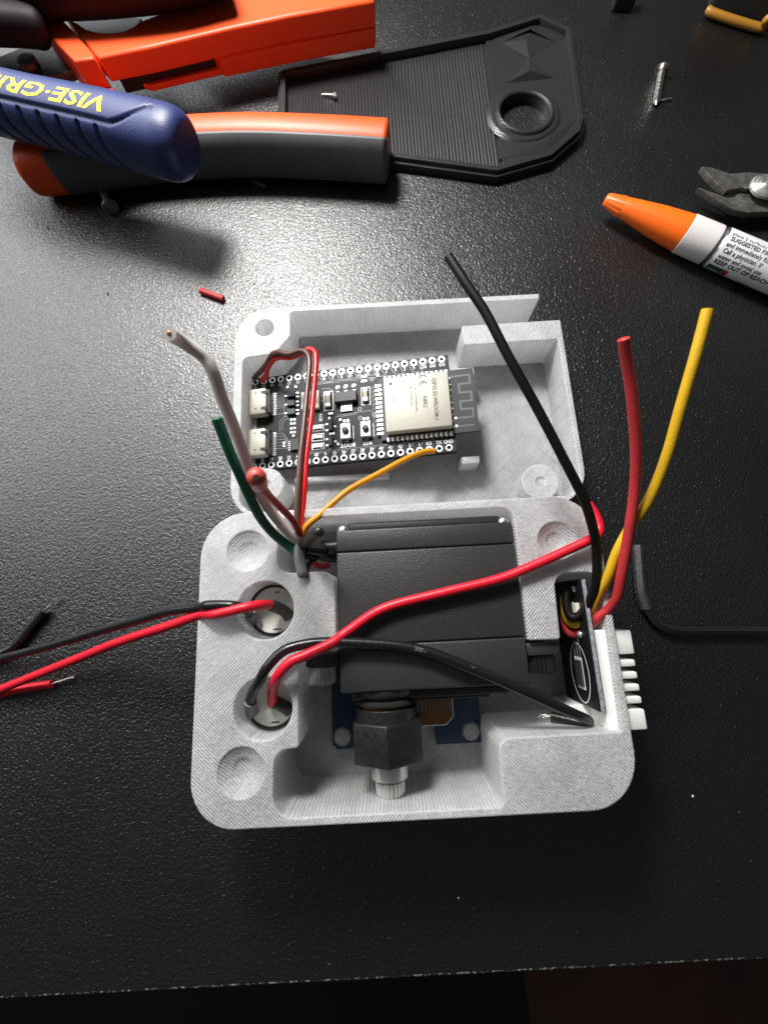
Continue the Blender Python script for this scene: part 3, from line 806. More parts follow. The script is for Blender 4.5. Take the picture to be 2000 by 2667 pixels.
# ============================================================ SENSOR BOARD and WHITE COMB in the right wall
sb = thing('sensor_board', 'narrow black sensor board standing upright beside the white toothed part', 'circuit board', (42.2, -10, 2.6))
g = G(); g.add(*box(41.7, 43.1, -23.2, 3.6, 6.0, 22.2)); obj('circuit_board', g, M_PCB, sb)
g = G(); g.add(*box(42.1, 42.9, -23.15, 3.5, 22.18, 22.3)); obj('bare_edge', g, M_LAMIN, sb)
SF = Matrix(((0, 0, -1, 41.69), (-1, 0, 0, 0), (0, 1, 0, 0), (0, 0, 0, 1)))     # (u, v) -> (-y, z) on the face turned to -x
c0 = (16.5, 15.6)
pts = [(c0[0] + 6.3 * math.cos(2 * math.pi * k / 40), c0[1] + 4.4 * math.sin(2 * math.pi * k / 40)) for k in range(41)]
obj('silk_ring', G().add(*ribbon(pts, 0.3), SF @ Matrix.Translation((0, 0, 0.02))), M_SILK, sb)
g = G()
for a in ((13.2, 13.9, 13.7, 17.5), (19.4, 20.0, 13.7, 17.5), (13.9, 19.4, 13.7, 14.1), (13.9, 19.4, 17.1, 17.5)): g.add(*box(a[0], a[1], a[2], a[3], 0.0, 0.03), SF)
obj('silk_frame', g, M_SILK, sb)
obj('sensor_window', G().add(*box(14.0, 19.3, 14.2, 17.0, 0.0, 0.35, 0.05), SF), M_MODPCB, sb)
for k in range(3): obj('trace', G().add(*ribbon([(13.2, 14.4 + k * 1.3), (10.6, 14.2 + k * 1.4), (7.0, 14.0 + k * 1.5)], 0.14), SF @ Matrix.Translation((0, 0, 0.02))), M_SILK, sb)
for u, v in ((-1.6, 18.6), (-1.6, 16.6), (0.4, 13.6), (1.7, 16.9), (3.6, 13.0), (4.0, 15.5), (8.2, 18.6)):
    obj('solder_joint', G().add(*lathe([(0.75, 0), (0.65, 0.35), (0.25, 0.6)], 12), SF @ Matrix.Translation((u, v, 0))), M_TIN, sb, 40)
obj('chip', G().add(*box(1.4, 3.6, 18.4, 20.4, 0, 0.9, 0.1), SF), M_LEDW, sb)
wc = thing('toothed_insert', 'white plastic insert with six teeth poking out through the case wall', 'plastic part', (48, -18, 2.6))
g = G(); g.add(*box(43.35, 45.85, -27.1, -7.3, 4.0, 21.6, 0.15)); obj('back_plate', g, M_WHITE, wc)
g = G(); g.add(*box(39.0, 43.3, -26.8, -23.6, 3.0, 14.0, 0.15)); obj('foot', g, M_WHITE, wc)
g = G(); g.add(*box(45.7, 49.2, -27.2, -7.9, 6.0, 18.6, 0.15)); obj('recess_plate', g, M_WHITE, wc)
teeth = [(-12.6, -7.7), (-15.1, -13.75), (-17.55, -16.2), (-20.0, -18.65), (-22.45, -21.1), (-27.5, -23.6)]
for y0, y1 in teeth:
    g = G(); g.add(*box(45.95, 51.9 - 0.2 * (y1 - y0 < 2), y0, y1, 6.0, 20.4, 0.3)); obj('tooth', g, M_WHITE, wc, 40)

# ============================================================ WIRES
def wire(name, label, path, r, m, group=None, end=None, core=None, start_core=None):
    base = min((Vector(p) for p in path), key=lambda q: q.z)
    t = thing(name, label, 'wire', base, group)
    obj('insulation', G().add(*tube(path, r, 14, 8)), m, t, 60)
    if core:                      # cut end with copper showing
        a, b = Vector(path[-2]), Vector(path[-1])
        d = (b - a).normalized()
        obj('copper_core', G().add(*lathe([(r * 0.34, 0), (r * 0.34, 0.05), (r * 0.2, 0.12)], 12), axis_matrix(b - d * 0.02, d)), core, t, 40)
    return t
def sleeve(parent, path, r, m, name='heat_shrink', round_end=False):
    return obj(name, G().add(*tube(path, r, 14, 6, None, round_end)), m, parent, 60)
def strands(parent, p0, p1, n, spread, r=0.09, seed=1):
    q = random.Random(seed)
    p0, p1 = Vector(p0), Vector(p1)
    for k in range(n):
        j = lambda s: Vector((q.uniform(-s, s), q.uniform(-s, s), q.uniform(-s * 0.4, s * 0.4)))
        obj('strand', G().add(*tube([p0 + j(0.25), (p0 + p1) / 2 + j(spread * 0.5), p1 + j(spread)], r, 6, 4)), M_STRAND, parent)

# --- lower hole: red and black, over the servo
wr = wire('wire', 'long red wire from a round hole, lying slantwise across the servo', [zH(690, 1620, 17.2), zH(690, 1510, 20.5), zH(715, 1380, 24.5), zH(770, 1270, 26.6), zH(900, 1130, 27.4), zH(1100, 1040, 26.8), zH(1400, 900, 25.6),
     P(905, 1645, 24.2), P(1000, 1585, 24.0), P(1150, 1545, 24.1), P(1300, 1508, 24.4), P(1400, 1468, 24.8), P(1480, 1432, 25.2), P(1530, 1409, 25.6), P(1552, 1396, 25.4), P(1560, 1378, 25.0), P(1556, 1356, 24.8), P(1546, 1335, 24.6), P(1530, 1312, 24.4)], 1.06, M_WRED)
sleeve(wr, [zH(690, 1600, 17.0), zH(760, 1625, 17.2), zH(860, 1680, 17.0), zH(900, 1720, 16.6)], 1.3, M_SHRINK)
wb = wire('wire', 'printed black wire from a round hole, arching over the servo to its stripped end', [zH(425, 1590, 20.6), zH(450, 1500, 22.2), zH(530, 1360, 24.6), zH(620, 1200, 26.0), zH(800, 1010, 26.0), zH(1000, 930, 25.4), zH(1300, 890, 25.0),
     P(940, 1675, 24.4), P(1040, 1683, 24.2), P(1120, 1700, 24.2), P(1220, 1738, 24.4), P(1330, 1785, 24.0), P(1430, 1830, 22.5), P(1500, 1862, 21.0), P(1527, 1874, 19.5), P(1533, 1880, 18.2), P(1515, 1884, 17.0), P(1470, 1874, 15.6), P(1434, 1866, 14.6)], 1.06, M_WBLK)
sleeve(wb, [zH(425, 1595, 20.5), zH(430, 1660, 18.6), zH(445, 1740, 17.0), zH(470, 1775, 16.8)], 1.3, M_SHRINKL)
strands(wb, P(1434, 1866, 14.6), P(1405, 1866, 13.6), 5, 0.7)
# lettering printed on the black wire
def wire_text(s, pa, pb, size, parent, m):
    a, b = Vector(pa), Vector(pb)
    d = (b - a).normalized(); up = Vector((0, 0, 1)); n_ = (up - d * up.dot(d)).normalized(); sd = n_.cross(d)
    v, f = text(s, size, 0.0)
    L_ = (a + b) / 2
    g = G()
    vv = []
    for x, y, z in v:
        an = y / 1.06
        vv.append(L_ + d * x + (n_ * math.cos(an + 0.1) + sd * math.sin(an + 0.1)) * 1.075)
    g.add(vv, f)
    obj('marking', g, m, parent)
wire_text('300V', P(1068, 1687, 24.2), P(1120, 1700, 24.2), 1.25, wb, M_SHRINKL)
wire_text('AWM', P(1190, 1726, 24.35), P(1240, 1745, 24.35), 1.25, wb, M_SHRINKL)
wire_text('I', P(1280, 1763, 24.2), P(1300, 1772, 24.1), 1.25, wb, M_SHRINKL)

# --- upper hole: red and black running off to the left
w2 = wire('wire', 'red wire from a round hole running over the case edge to a stripped end', [zH(660, 440, 21.5), zH(560, 440, 23.6), zH(400, 465, 25.3), zH(200, 510, 25.8), P(560, 1600, 25.4), zQ(1659, 390, 22.5), zQ(1400, 480, 19), zQ(1000, 610, 14), zQ(600, 770, 9), zQ(300, 890, 6), zQ(0, 1010, 4), zQ(-90, 1045, 3),
     zQ(-150, 1055, 2.2), zQ(-170, 1070, 1.6), zQ(-120, 1075, 1.3), zQ(0, 1045, 1.25), zQ(200, 1000, 1.25), zQ(430, 965, 1.25)], 1.06, M_WRED)
sleeve(w2, [zH(670, 445, 21.0), zH(760, 480, 19.2), zH(850, 530, 17.6), zH(895, 600, 16.9)], 1.3, M_SHRINK)
strands(w2, zQ(430, 963, 1.25), zQ(610, 900, 0.6), 6, 0.35, 0.09, 4)
w3 = wire('wire', 'black wire from a round hole running over the case edge to a stripped end', [zH(410, 540, 20.0), zH(360, 490, 23.2), zH(250, 455, 25.0), zH(100, 445, 25.4), P(540, 1577, 25.0), zQ(1659, 325, 23.0), zQ(1400, 360, 19.5), zQ(1150, 430, 16), zQ(800, 530, 11.5), zQ(400, 650, 8), zQ(100, 730, 5.5), zQ(-60, 770, 4.0),
     zQ(-190, 790, 2.4), zQ(-230, 790, 1.5), zQ(-180, 800, 1.2), zQ(0, 715, 1.2), zQ(130, 640, 1.2), zQ(250, 500, 1.2), zQ(370, 355, 1.3)], 1.06, M_WBLK)
sleeve(w3, [zH(405, 530, 20.2), zH(430, 580, 18.4), zH(480, 630, 17.0), zH(500, 665, 16.9)], 1.3, M_SHRINKL)
strands(w3, zQ(370, 355, 1.3), zQ(480, 245, 1.0), 8, 0.4, 0.09, 5)

# --- right hand wires from the sensor board
def U(x, y, z): return zS(x, y, z)
wire('wire', 'thick black wire looping out of the upright sensor board, cut end over the tray', [U(330, 275, 18.0), U(270, 320, 18.4), U(265, 420, 18.6), U(290, 560, 18.9), U(370, 620, 19.6), U(480, 540, 20.8), U(570, 380, 22.4), U(640, 180, 24.5), P(1554, 1440, 27), P(1545, 1380, 29.5), P(1520, 1300, 32), P(1465, 1190, 35), P(1400, 1065, 37.5), P(1325, 930, 40), P(1265, 815, 41.5), P(1215, 740, 42), P(1168, 668, 42)], 0.98, M_WBLK2, 'wires soldered to the upright sensor board', core=M_COPPER)
wire('wire', 'yellow wire looping out of the upright sensor board, cut end in the air', [U(245, 350, 16.2), U(240, 450, 16.6), U(265, 590, 17.0), U(330, 690, 17.4), U(430, 680, 18.4), U(540, 560, 20.2), U(660, 330, 23.0), U(780, 110, 26), P(1605, 1440, 28.5), P(1640, 1375, 31), P(1690, 1300, 34.5), P(1735, 1190, 39), P(1775, 1050, 44), P(1810, 930, 48), P(1843, 805, 51.5)], 0.98, M_WYEL, 'wires soldered to the upright sensor board', core=M_COPPER)
wire('wire', 'brick red wire looping out of the upright sensor board, cut end in the air', [U(238, 560, 14.8), U(245, 680, 15.2), U(290, 790, 15.6), U(380, 820, 16.4), U(510, 760, 18.6), U(650, 630, 21.0), U(800, 500, 23.0), U(900, 350, 25.5), P(1617, 1500, 28), P(1635, 1400, 31.5), P(1652, 1280, 36), P(1656, 1170, 40.5), P(1645, 1030, 46), P(1632, 940, 49.5), P(1624, 882, 52)], 0.98, M_WRED2, 'wires soldered to the upright sensor board', core=M_COPPER)

# --- the bundle at the servo cable
sp = (zW(1085, 1770, 24.0))
wire('wire', 'grey white wire sticking up from the servo splice, copper at its cut end', [zW(1090, 1780, 23), zW(1030, 1730, 24.5), zW(900, 1590, 28.5), zW(790, 1430, 33), zW(700, 1240, 38.5), zW(640, 1080, 42.5), zW(560, 860, 46.5), zW(470, 640, 50), zW(400, 440, 53), zW(330, 325, 54.5), zW(200, 230, 56.5), zW(110, 172, 58.5), zW(60, 142, 61)], 1.05, M_WWHT, 'wires sticking up from the splice', core=M_COPPER)
wire('wire', 'dark green wire sticking up from the servo splice with a cut end', [zW(1080, 1870, 22.5), zW(1000, 1805, 23.5), zW(880, 1710, 26.5), zW(780, 1590, 30), zW(700, 1440, 34), zW(620, 1260, 38), zW(540, 1080, 41.5), zW(470, 900, 44.5), zW(432, 805, 46)], 1.02, M_WGRN, 'wires sticking up from the splice', core=M_COPPER)
wr3 = wire('wire', 'short red wire with a pink tip pointing up from the servo splice', [zW(1090, 1735, 22.5), zW(1030, 1610, 28), zW(930, 1500, 34), zW(830, 1400, 41), zW(775, 1340, 48), zW(745, 1290, 56)], lambda t: 0.72 + 0.55 * max(0, (t - 0.55) / 0.45), M_WRED2, 'wires sticking up from the splice')
obj('copper_core', G().add(*lathe([(0.5, 0), (0.45, 0.06)], 12), axis_matrix(zW(738, 1268, 61.36), Vector((0, 0, CH)) - zW(740, 1262, 60) + Vector((0, 0, 0)))), M_WBRN, wr3)
obj('tip', G().add(*tube([zW(762, 1315, 52), zW(748, 1275, 57), zW(742, 1262, 60)], 1.38, 16, 4, None, True)), M_PINK, wr3, 60)
wbr = wire('wire', 'thin brown wire arching from the servo splice to the board corner', [zW(1085, 1700, 22.5), zW(1058, 1600, 23.5), zW(1068, 1350, 24), zW(1085, 1100, 23.5), zW(1115, 820, 22.5), zW(1140, 560, 21.5), zW(1155, 380, 21), zW(1135, 300, 20.5), zW(1080, 280, 20), zW(1000, 305, 19), zW(920, 290, 17.5), zW(865, 305, 15.5), zW(825, 370, 12.5), zW(770, 440, 9.5), zW(722, 492, 7.0)], 0.72, M_WBRN)
obj('bare_end', G().add(*tube([zW(724, 490, 7.1), zW(715, 515, 6.0)], 0.4, 8, 2)), M_STRAND, wbr)
wire('wire', 'thin bright red wire arching beside the brown one to the board corner', [zW(1090, 1720, 22.0), zW(1092, 1600, 22.6), zW(1112, 1350, 23), zW(1130, 1100, 22.5), zW(1165, 820, 21.5), zW(1190, 560, 20.6), zW(1205, 370, 20.2), zW(1195, 290, 19.8), zW(1150, 268, 19.2), zW(1090, 300, 18), zW(1000, 330, 16.8), zW(920, 328, 15.4), zW(865, 355, 13.6), zW(825, 420, 10.6), zW(815, 470, 8.6), zW(785, 510, 6.6)], 0.72, M_WRED3)
def O5(x, y, z): return zT(x, y, z)
wo = wire('wire', 'thin amber wire from the servo splice soldered to the board edge', [zW(1100, 1730, 21.5), zW(1120, 1660, 22.5), zW(1180, 1600, 23), O5(420, 1025, 22.6), O5(480, 970, 22), O5(560, 905, 21), O5(680, 840, 19), O5(790, 780, 16.8), O5(860, 748, 15), O5(900, 738, 13.4), O5(932, 736, 12.2)], 0.74, M_WORG)
obj('bare_end', G().add(*tube([O5(928, 737, 12.3), O5(940, 728, 11.9)], 0.4, 8, 2)), M_TIN, wo)
spl = thing('cable_splice', 'grey heat shrink splice where the servo cable meets the thin wires', 'wire splice', zW(1085, 1850, 15))
sleeve(spl, [zW(1085, 1800, 23), zW(1130, 1770, 26), zW(1190, 1715, 30.5), zW(1225, 1688, 33)], 1.15, M_SHRINK, 'stub', True)
sleeve(spl, [zW(1090, 1760, 23.4), zW(1075, 1830, 23.6), zW(1080, 1930, 23.8), zW(1098, 2010, 24.0)], 1.2, M_SHRINKL, 'stub', True)
sleeve(spl, [zW(1200, 1900, 19), zW(1160, 1930, 21), zW(1132, 1975, 22.5), zW(1130, 2040, 23.8)], 0.55, M_WBLK, 'stub')
sleeve(spl, [zW(1110, 1820, 22), zW(1180, 1830, 20), zW(1260, 1830, 18), Vector((-14.6, 14.3, 17.0))], 1.45, M_WBLK, 'cable_jacket')
sleeve(spl, [zW(1120, 1870, 21.5), zW(1190, 1880, 19), Vector((-16.5, 12.6, 16.4)), Vector((-14.4, 12.5, 15.3))], 1.1, M_WBLK, 'cable_jacket')
sleeve(spl, [zW(1180, 1940, 13), zW(1250, 1960, 12), zW(1310, 1945, 11.5)], 0.7, M_WRED2, 'red_core')

# ============================================================ HEX KEY
hk = thing('hex_key', 'black L-shaped hex key with a worn grey tip, flat on the table', 'hex key', P(1700, 1600, 0))
pth = [Vector((67.9, 12.6, 1.35)), Vector((67.2, 6, 1.35)), Vector((66.7, 0.5, 1.35)), Vector((67.2, -4.2, 1.35)), Vector((69.6, -8.0, 1.35)), Vector((74, -9.9, 1.35)), Vector((84, -10.5, 1.35)), Vector((140, -13.4, 1.35))]
obj('shaft', G().add(*tube(pth[3:], 1.3, 6, 6)), M_BOX, hk, 20)
obj('short_leg', G().add(*tube(pth[:4], 1.3, 6, 6)), M_KEYTIP, hk, 20, label='worn grey short leg')

# ============================================================ GLUE TUBE
T0 = zR(208, 1400, 5.5); T1 = zR(953, 1722, 5.6)
TD = (T1 - T0).normalized()
TM = axis_matrix(T0, TD)
gt = thing('glue_tube', 'white printed glue tube with a long orange cone cap', 'glue tube', (T1.x, T1.y, 0))
L2 = (T1 - T0).length
L1 = (zR(757, 1632, 5.6) - T0).length
RT = 5.55
obj('cap', G().add(*lathe([(1.1, -0.2), (1.6, 0.0), (1.85, 0.4), (3.1, L1 * 0.32), (4.35, L1 * 0.66), (5.15, L1)], 48), TM), M_CAP, gt, 35)
for k in range(14):
    a = 2 * math.pi * k / 14
    M_ = TM @ Matrix.Rotation(a, 4, 'Z')
    obj('cap_rib', G().add(*tube([(1.87, 0, 0.6), (2.4, 0, 3.6), (2.76, 0, 5.6)], 0.1, 6, 2), M_), M_CAP, gt)
obj('collar', G().add(*lathe([(5.1, L1 + 0.05), (5.3, L1 + 0.2), (5.4, L2 - 0.6), (5.3, L2)], 144, True, (72, 0.08, 1, 2)), TM), M_COLLAR, gt, 35)
obj('shoulder', G().add(*lathe([(4.0, L2 - 0.5), (4.0, L2 + 0.7), (5.2, L2 + 1.1), (5.45, L2 + 1.6)], 48), TM), M_FOIL, gt, 35)
tb = obj('label_sheet', G().add(*lathe([(5.4, L2 + 1.5), (5.5, L2 + 1.8), (RT, L2 + 12), (RT, L2 + 55)], 64), TM), M_LABEL, gt, 35)
# lettering wrapped on the tube: s along the axis, a round it
ux, uy = (TM.to_3x3() @ Vector((1, 0, 0))), (TM.to_3x3() @ Vector((0, 1, 0)))
def on_tube(s, a, r=RT + 0.03):
    """a = angle from straight up, positive towards the near side"""
    up = Vector((0, 0, 1)); upn = (up - TD * up.dot(TD)).normalized(); sd = TD.cross(upn)
    if sd.y > 0: sd = -sd
    return T0 + TD * s + (upn * math.cos(a) + sd * math.sin(a)) * r
def tube_text(s, start, ang, size, m, bold=0.0):
    v, f = text(s, size, bold, 0, 1.0)
    x0 = min(q[0] for q in v)
    g = G(); g.add([on_tube(start + (q[0] - x0), ang - q[1] / RT) for q in v], f)
    obj('lettering', g, m, tb)
for i, (s, sz, bo) in enumerate((('place 2 surfaces', 1.75, 0.0), ('SUGGESTED FIRST', 1.75, 0.05), ('and immediately flush', 1.75, 0.03), ('Call a physician. If', 1.75, 0.03), ('water and avoid use', 1.75, 0.03), ('KEEP OUT OF REACH', 1.85, 0.06))):
    tube_text(s, L2 + 2.4 + 0.2 * (i % 2), math.radians(2 + 16.4 * i), sz * 0.93, M_BLACKINK, bo)
def tube_patch(s0, s1, a0, a1, m, name, r=RT + 0.04):
    g = G(); n = 10
    v = [on_tube(s, math.radians(a0 + (a1 - a0) * k / n), r) for s in (s0, s1) for k in range(n + 1)]
    g.add(v, [(k, k + 1, n + 2 + k, n + 1 + k) for k in range(n)]); obj(name, g, m, tb)
tube_patch(L2 + 1.9, L2 + 6.6, 98, 128, M_GREEN, 'green_block')
tube_patch(L2 + 2.6, L2 + 5.4, 116, 121, M_SILK, 'white_mark', RT + 0.06)
tube_patch(L2 + 6.6, L2 + 8.2, 98, 128, M_REDINK, 'red_block')
tube_patch(L2 + 12.5, L2 + 50, 128, 175, M_GOLD, 'gold_band')
tube_patch(L2 + 12.5, L2 + 50, 125, 128, M_REDINK, 'gold_band_edge')

# ============================================================ FLUSH CUTTERS
ct = thing('flush_cutters', 'grey steel cutting pliers with open jaws beside the glue tube', 'pliers', (125, 122, 0))
def zp(pts, z): return [tuple(zR(x, y, z))[:2] for x, y in pts]
g = G(); g.add(*prism([zp([(880, 1175), (940, 1180), (1080, 1225), (1200, 1215), (1330, 1225), (1480, 1260), (1480, 1320), (1200, 1330), (1150, 1325), (1050, 1345), (990, 1300), (930, 1240)], 6)], 4.4, 6.4, 0.2)); obj('jaw', g, M_JAW2, ct, 40)
g = G(); g.add(*prism([zp([(850, 1322), (890, 1335), (1050, 1395), (1110, 1390), (1165, 1310), (1300, 1250), (1500, 1290), (1500, 1480), (1330, 1495), (1200, 1500), (1100, 1480), (980, 1410)], 4.5)], 3.0, 5.0, 0.2)); obj('jaw', g, M_JAW2, ct, 40)
pc = zR(1330, 1305, 7.5)
g = G(); g.add(*lathe([(4.4, 6.8), (4.4, 7.6), (3.9, 8.2), (3.5, 7.75), (2.9, 8.3), (2.4, 7.85), (1.9, 8.4), (1.3, 7.95), (0.8, 8.4), (0.05, 8.4)], 40), Matrix.Translation((pc.x, pc.y, 0))); obj('pivot', g, M_CHROME, ct, 25)
g = G(); g.add(*box(134, 170, 112, 128, 1.0, 12, 3)); obj('handle', g, M_BLACK, ct, 40)

# ============================================================ SMALL SCREW and offcuts
a, b = zR(560, 735, 1.0), zR(603, 500, 1.6)
d = (b - a).normalized(); L_ = (b - a).length
sc = thing('wood_screw', 'small bright pan head screw lying on the table beside the black plate', 'screw', (a + b) / 2)
prof = [(0.1, 0.0), (0.7, 1.2)]
k = 1.2
while k < L_ - 0.6:
    prof += [(0.85, k), (1.15, k + 0.35), (0.85, k + 0.7)]; k += 0.75
prof.append((0.85, L_))
obj('thread', G().add(*lathe(prof, 16), axis_matrix(a, d)), M_STEEL, sc, 30)
obj('head', G().add(*lathe([(1.0, 0), (2.5, 0.2), (2.5, 0.7), (1.9, 1.3), (0.6, 1.6)], 24), axis_matrix(b, d)), M_STEEL, sc, 40)
tag(obj('wire_bit', G().add(*tube([zR(590, 705, 0.4), zR(630, 696, 0.7), zR(670, 692, 0.4)], 0.32, 8, 4)), M_DSTEEL, None, 60), 'thin bent bit of wire beside the small bright screw', 'wire offcut')
tag(obj('wire_offcut', G().add(*tube([P(522, 756, 0.9), P(552, 767, 0.9), P(582, 778, 0.9)], 0.95, 12, 3)), M_WRED2, None, 60), 'short dark red insulation offcut lying alone on the table', 'wire offcut')
tag(obj('plastic_crumb', G().add(*tube([zA(1030, 737, 0.6), zA(1055, 748, 0.7), zA(1085, 760, 0.5)], 0.7, 8, 3)), M_WBRN, None, 60), 'small brownish plastic crumb in the shadow under the rubber grip', 'crumb')
rv = thing('brass_standoff', 'small flanged metal spacer lying in the shadow below the grip', 'spacer', zA(435, 815, 0))
a, b = zA(448, 838, 2.0), zA(418, 775, 2.2)
obj('tube', G().add(*lathe([(1.35, 0), (1.35, (b - a).length), (1.0, (b - a).length), (1.0, (b - a).length - 1)], 20), axis_matrix(a, b - a)), M_DSTEEL, rv, 40)
obj('flange', G().add(*lathe([(2.4, 0), (2.5, 0.3), (2.4, 1.0)], 24), axis_matrix(a - (b - a).normalized() * 0.8, b - a)), M_DSTEEL, rv, 40)
# dust crumbs on the table
q = random.Random(11)
for (px, py, z, r, m_, lb_) in ((1195, 2340, 0.3, 0.28, M_SILK, 'tiny pale dust speck near the table edge in front of the case'), (1805, 2075, 0.3, 0.35, M_SILK, 'pale speck on the black table beside the rounded case corner'), (280, 765, 0.25, 0.5, M_WBLK, 'tiny black crumb on the table, away from the red offcut'), (122, 590, 0.3, 0.5, M_SILK, 'pale crumb on the table below the orange handle end'), (660, 738, 0.2, 0.4, M_WBLK, 'tiny black crumb between the red offcut and the tray')):
    c = P(px, py, z)
    me = [(c.x + r * q.uniform(0.5, 1.3) * dx, c.y + r * q.uniform(0.5, 1.3) * dy, c.z + r * 0.8 * dz) for dx, dy, dz in ((1, 0, 0), (-1, 0, 0), (0, 1, 0), (0, -1, 0), (0, 0, 1), (0, 0, -1))]
    tag(obj('dust_speck', G().add(me, [(0, 2, 4), (2, 1, 4), (1, 3, 4), (3, 0, 4), (2, 0, 5), (1, 2, 5), (3, 1, 5), (0, 3, 5)]), m_), lb_, 'speck', 'specks on the table')

# ============================================================ BLACK PRINTED PLATE
pl = thing('printed_plate', 'flat black printed plate with ridged floor and a round hole', 'plastic plate', (28, 172, 0))
oc = [(-29.8, 152), (-29.6, 188.7), (46.6, 203.2), (66.8, 210.0), (78.0, 201.5), (76.0, 159.0), (74.0, 153.0), (62.4, 142.6), (43.0, 137.2), (9.3, 145.4)]
cx = sum(p[0] for p in oc) / len(oc); cy = sum(p[1] for p in oc) / len(oc)
def inset(pts, d_):
    n = len(pts); res = []
    for i in range(n):
        p0, p1, p2 = Vector(pts[i - 1]), Vector(pts[i]), Vector(pts[(i + 1) % n])
        e1, e2 = (p1 - p0).normalized(), (p2 - p1).normalized()
        n1, n2 = Vector((e1.y, -e1.x)), Vector((e2.y, -e2.x))
        if n1.dot(Vector((cx, cy)) - p1) < 0: n1 = -n1
        if n2.dot(Vector((cx, cy)) - p1) < 0: n2 = -n2
        bs = (n1 + n2).normalized()
        res.append(tuple(p1 + bs * d_ / max(0.4, bs.dot(n1))))
    return res
HX, HY, HR = 55.6, 163.6, 8.3
g = G()
g.add(*prism([oc, inset(oc, 1.3)], 0.05, 2.6, 0.15))
g.add(*prism([inset(oc, 1.1), inset(oc, 2.9)], 0.1, 3.9, 0.2))
obj('rim', g, M_BPRINT, pl, 30)
g = G(); g.add(*prism([inset(oc, 2.6), circle(HX, HY, HR, 48)], 0.06, 1.3)); obj('floor_sheet', g, M_BPRINT, pl)
# ridges printed side by side
xs = [-26.2 + 1.16 * k for k in range(62)]
def yspan(x):
    ip = inset(oc, 3.0); ys = []
    for i in range(len(ip)):
        (x0, y0), (x1, y1) = ip[i - 1], ip[i]
        if (x0 - x) * (x1 - x) <= 0 and x0 != x1: ys.append(y0 + (y1 - y0) * (x - x0) / (x1 - x0))
    return min(ys), max(ys)
for x in xs:
    if x > 45.2: break
    y0, y1 = yspan(x)
    jit = q.uniform(-0.06, 0.06)
    h = 1.52 + q.uniform(-0.05, 0.06)
    v = [(x + dx + jit, y, z) for y in (y0, y1) for dx, z in ((-0.54, 1.25), (-0.3, h - 0.08), (0, h), (0.3, h - 0.08), (0.54, 1.25))]
    obj('ridge', G().add(v, [(k, k + 1, k + 6, k + 5) for k in range(4)]), M_BPRINT, pl, 60)
ipr = [p for p in inset(oc, 2.9) if p[0] > 40]
rp = [(46.2, yspan(46.2)[1])] + [p for p in inset(oc, 2.9)[3:8]] + [(46.2, yspan(46.2)[0])]
g = G(); g.add(*prism([rp, circle(HX, HY, HR, 48)], 1.25, 2.0, 0.1)); obj('smooth_end', g, M_BPRINT, pl, 30)
g = G(); g.add(*lathe([(HR + 0.0, 0.3), (HR + 0.05, 3.2), (HR + 0.25, 3.6), (HR + 0.9, 3.9), (HR + 1.5, 3.7), (HR + 2.0, 3.0), (HR + 2.9, 3.0), (HR + 3.4, 2.9), (HR + 4.6, 2.0)], 56, False), Matrix.Translation((HX, HY, 0))); obj('hole_ring', g, M_BPRINT, pl, 25)
def facet(px, apex, z0, z1):
    ps = [zPl(x, y, z0) for x, y in px]; ap = zPl(*apex, z1)
    g = G(); g.add([tuple(p) for p in ps] + [tuple(ap)], [(i, (i + 1) % len(ps), len(ps)) for i in range(len(ps))]); obj('raised_facet', g, M_BPRINT, pl)
facet([(1180, 205), (1315, 150), (1445, 205), (1315, 285)], (1300, 195), 2.05, 3.3)
facet([(1315, 280), (1440, 380), (1318, 392), (1205, 405)], (1318, 345), 2.05, 3.8)
facet([(1130, 190), (1340, 110), (1500, 165), (1445, 205), (1315, 150), (1180, 205)], (1320, 140), 2.05, 3.1)
facet([(1165, 780), (1180, 700), (1300, 690), (1480, 540), (1560, 570), (1420, 740)], (1400, 690), 2.05, 2.7)
sl = thing('solder_scrap', 'bright crumpled bit of solder lying on the ridged black plate', 'solder scrap', zPl(350, 465, 1.7))
c = zPl(362, 465, 2.6)
v = [(c.x + q.uniform(0.5, 1.3) * math.cos(a_) * math.sin(b_) * 1.0, c.y + q.uniform(0.6, 1.3) * math.sin(a_) * math.sin(b_), c.z + 0.9 * math.cos(b_)) for b_ in (0.2, 1.2, 2.2) for a_ in (0.3, 1.7, 2.8, 4.0, 5.3)]
obj('lump', G().add(v, [tuple(range(5))] + [(r_ * 5 + k, r_ * 5 + (k + 1) % 5, r_ * 5 + 5 + (k + 1) % 5, r_ * 5 + 5 + k) for r_ in range(2) for k in range(5)] + [tuple(range(14, 9, -1))]), M_TIN, sl)
obj('tail', G().add(*tube([c, zPl(330, 462, 2.2), zPl(298, 460, 2.0)], 0.45, 8, 3, 0.2)), M_TIN, sl, 60)

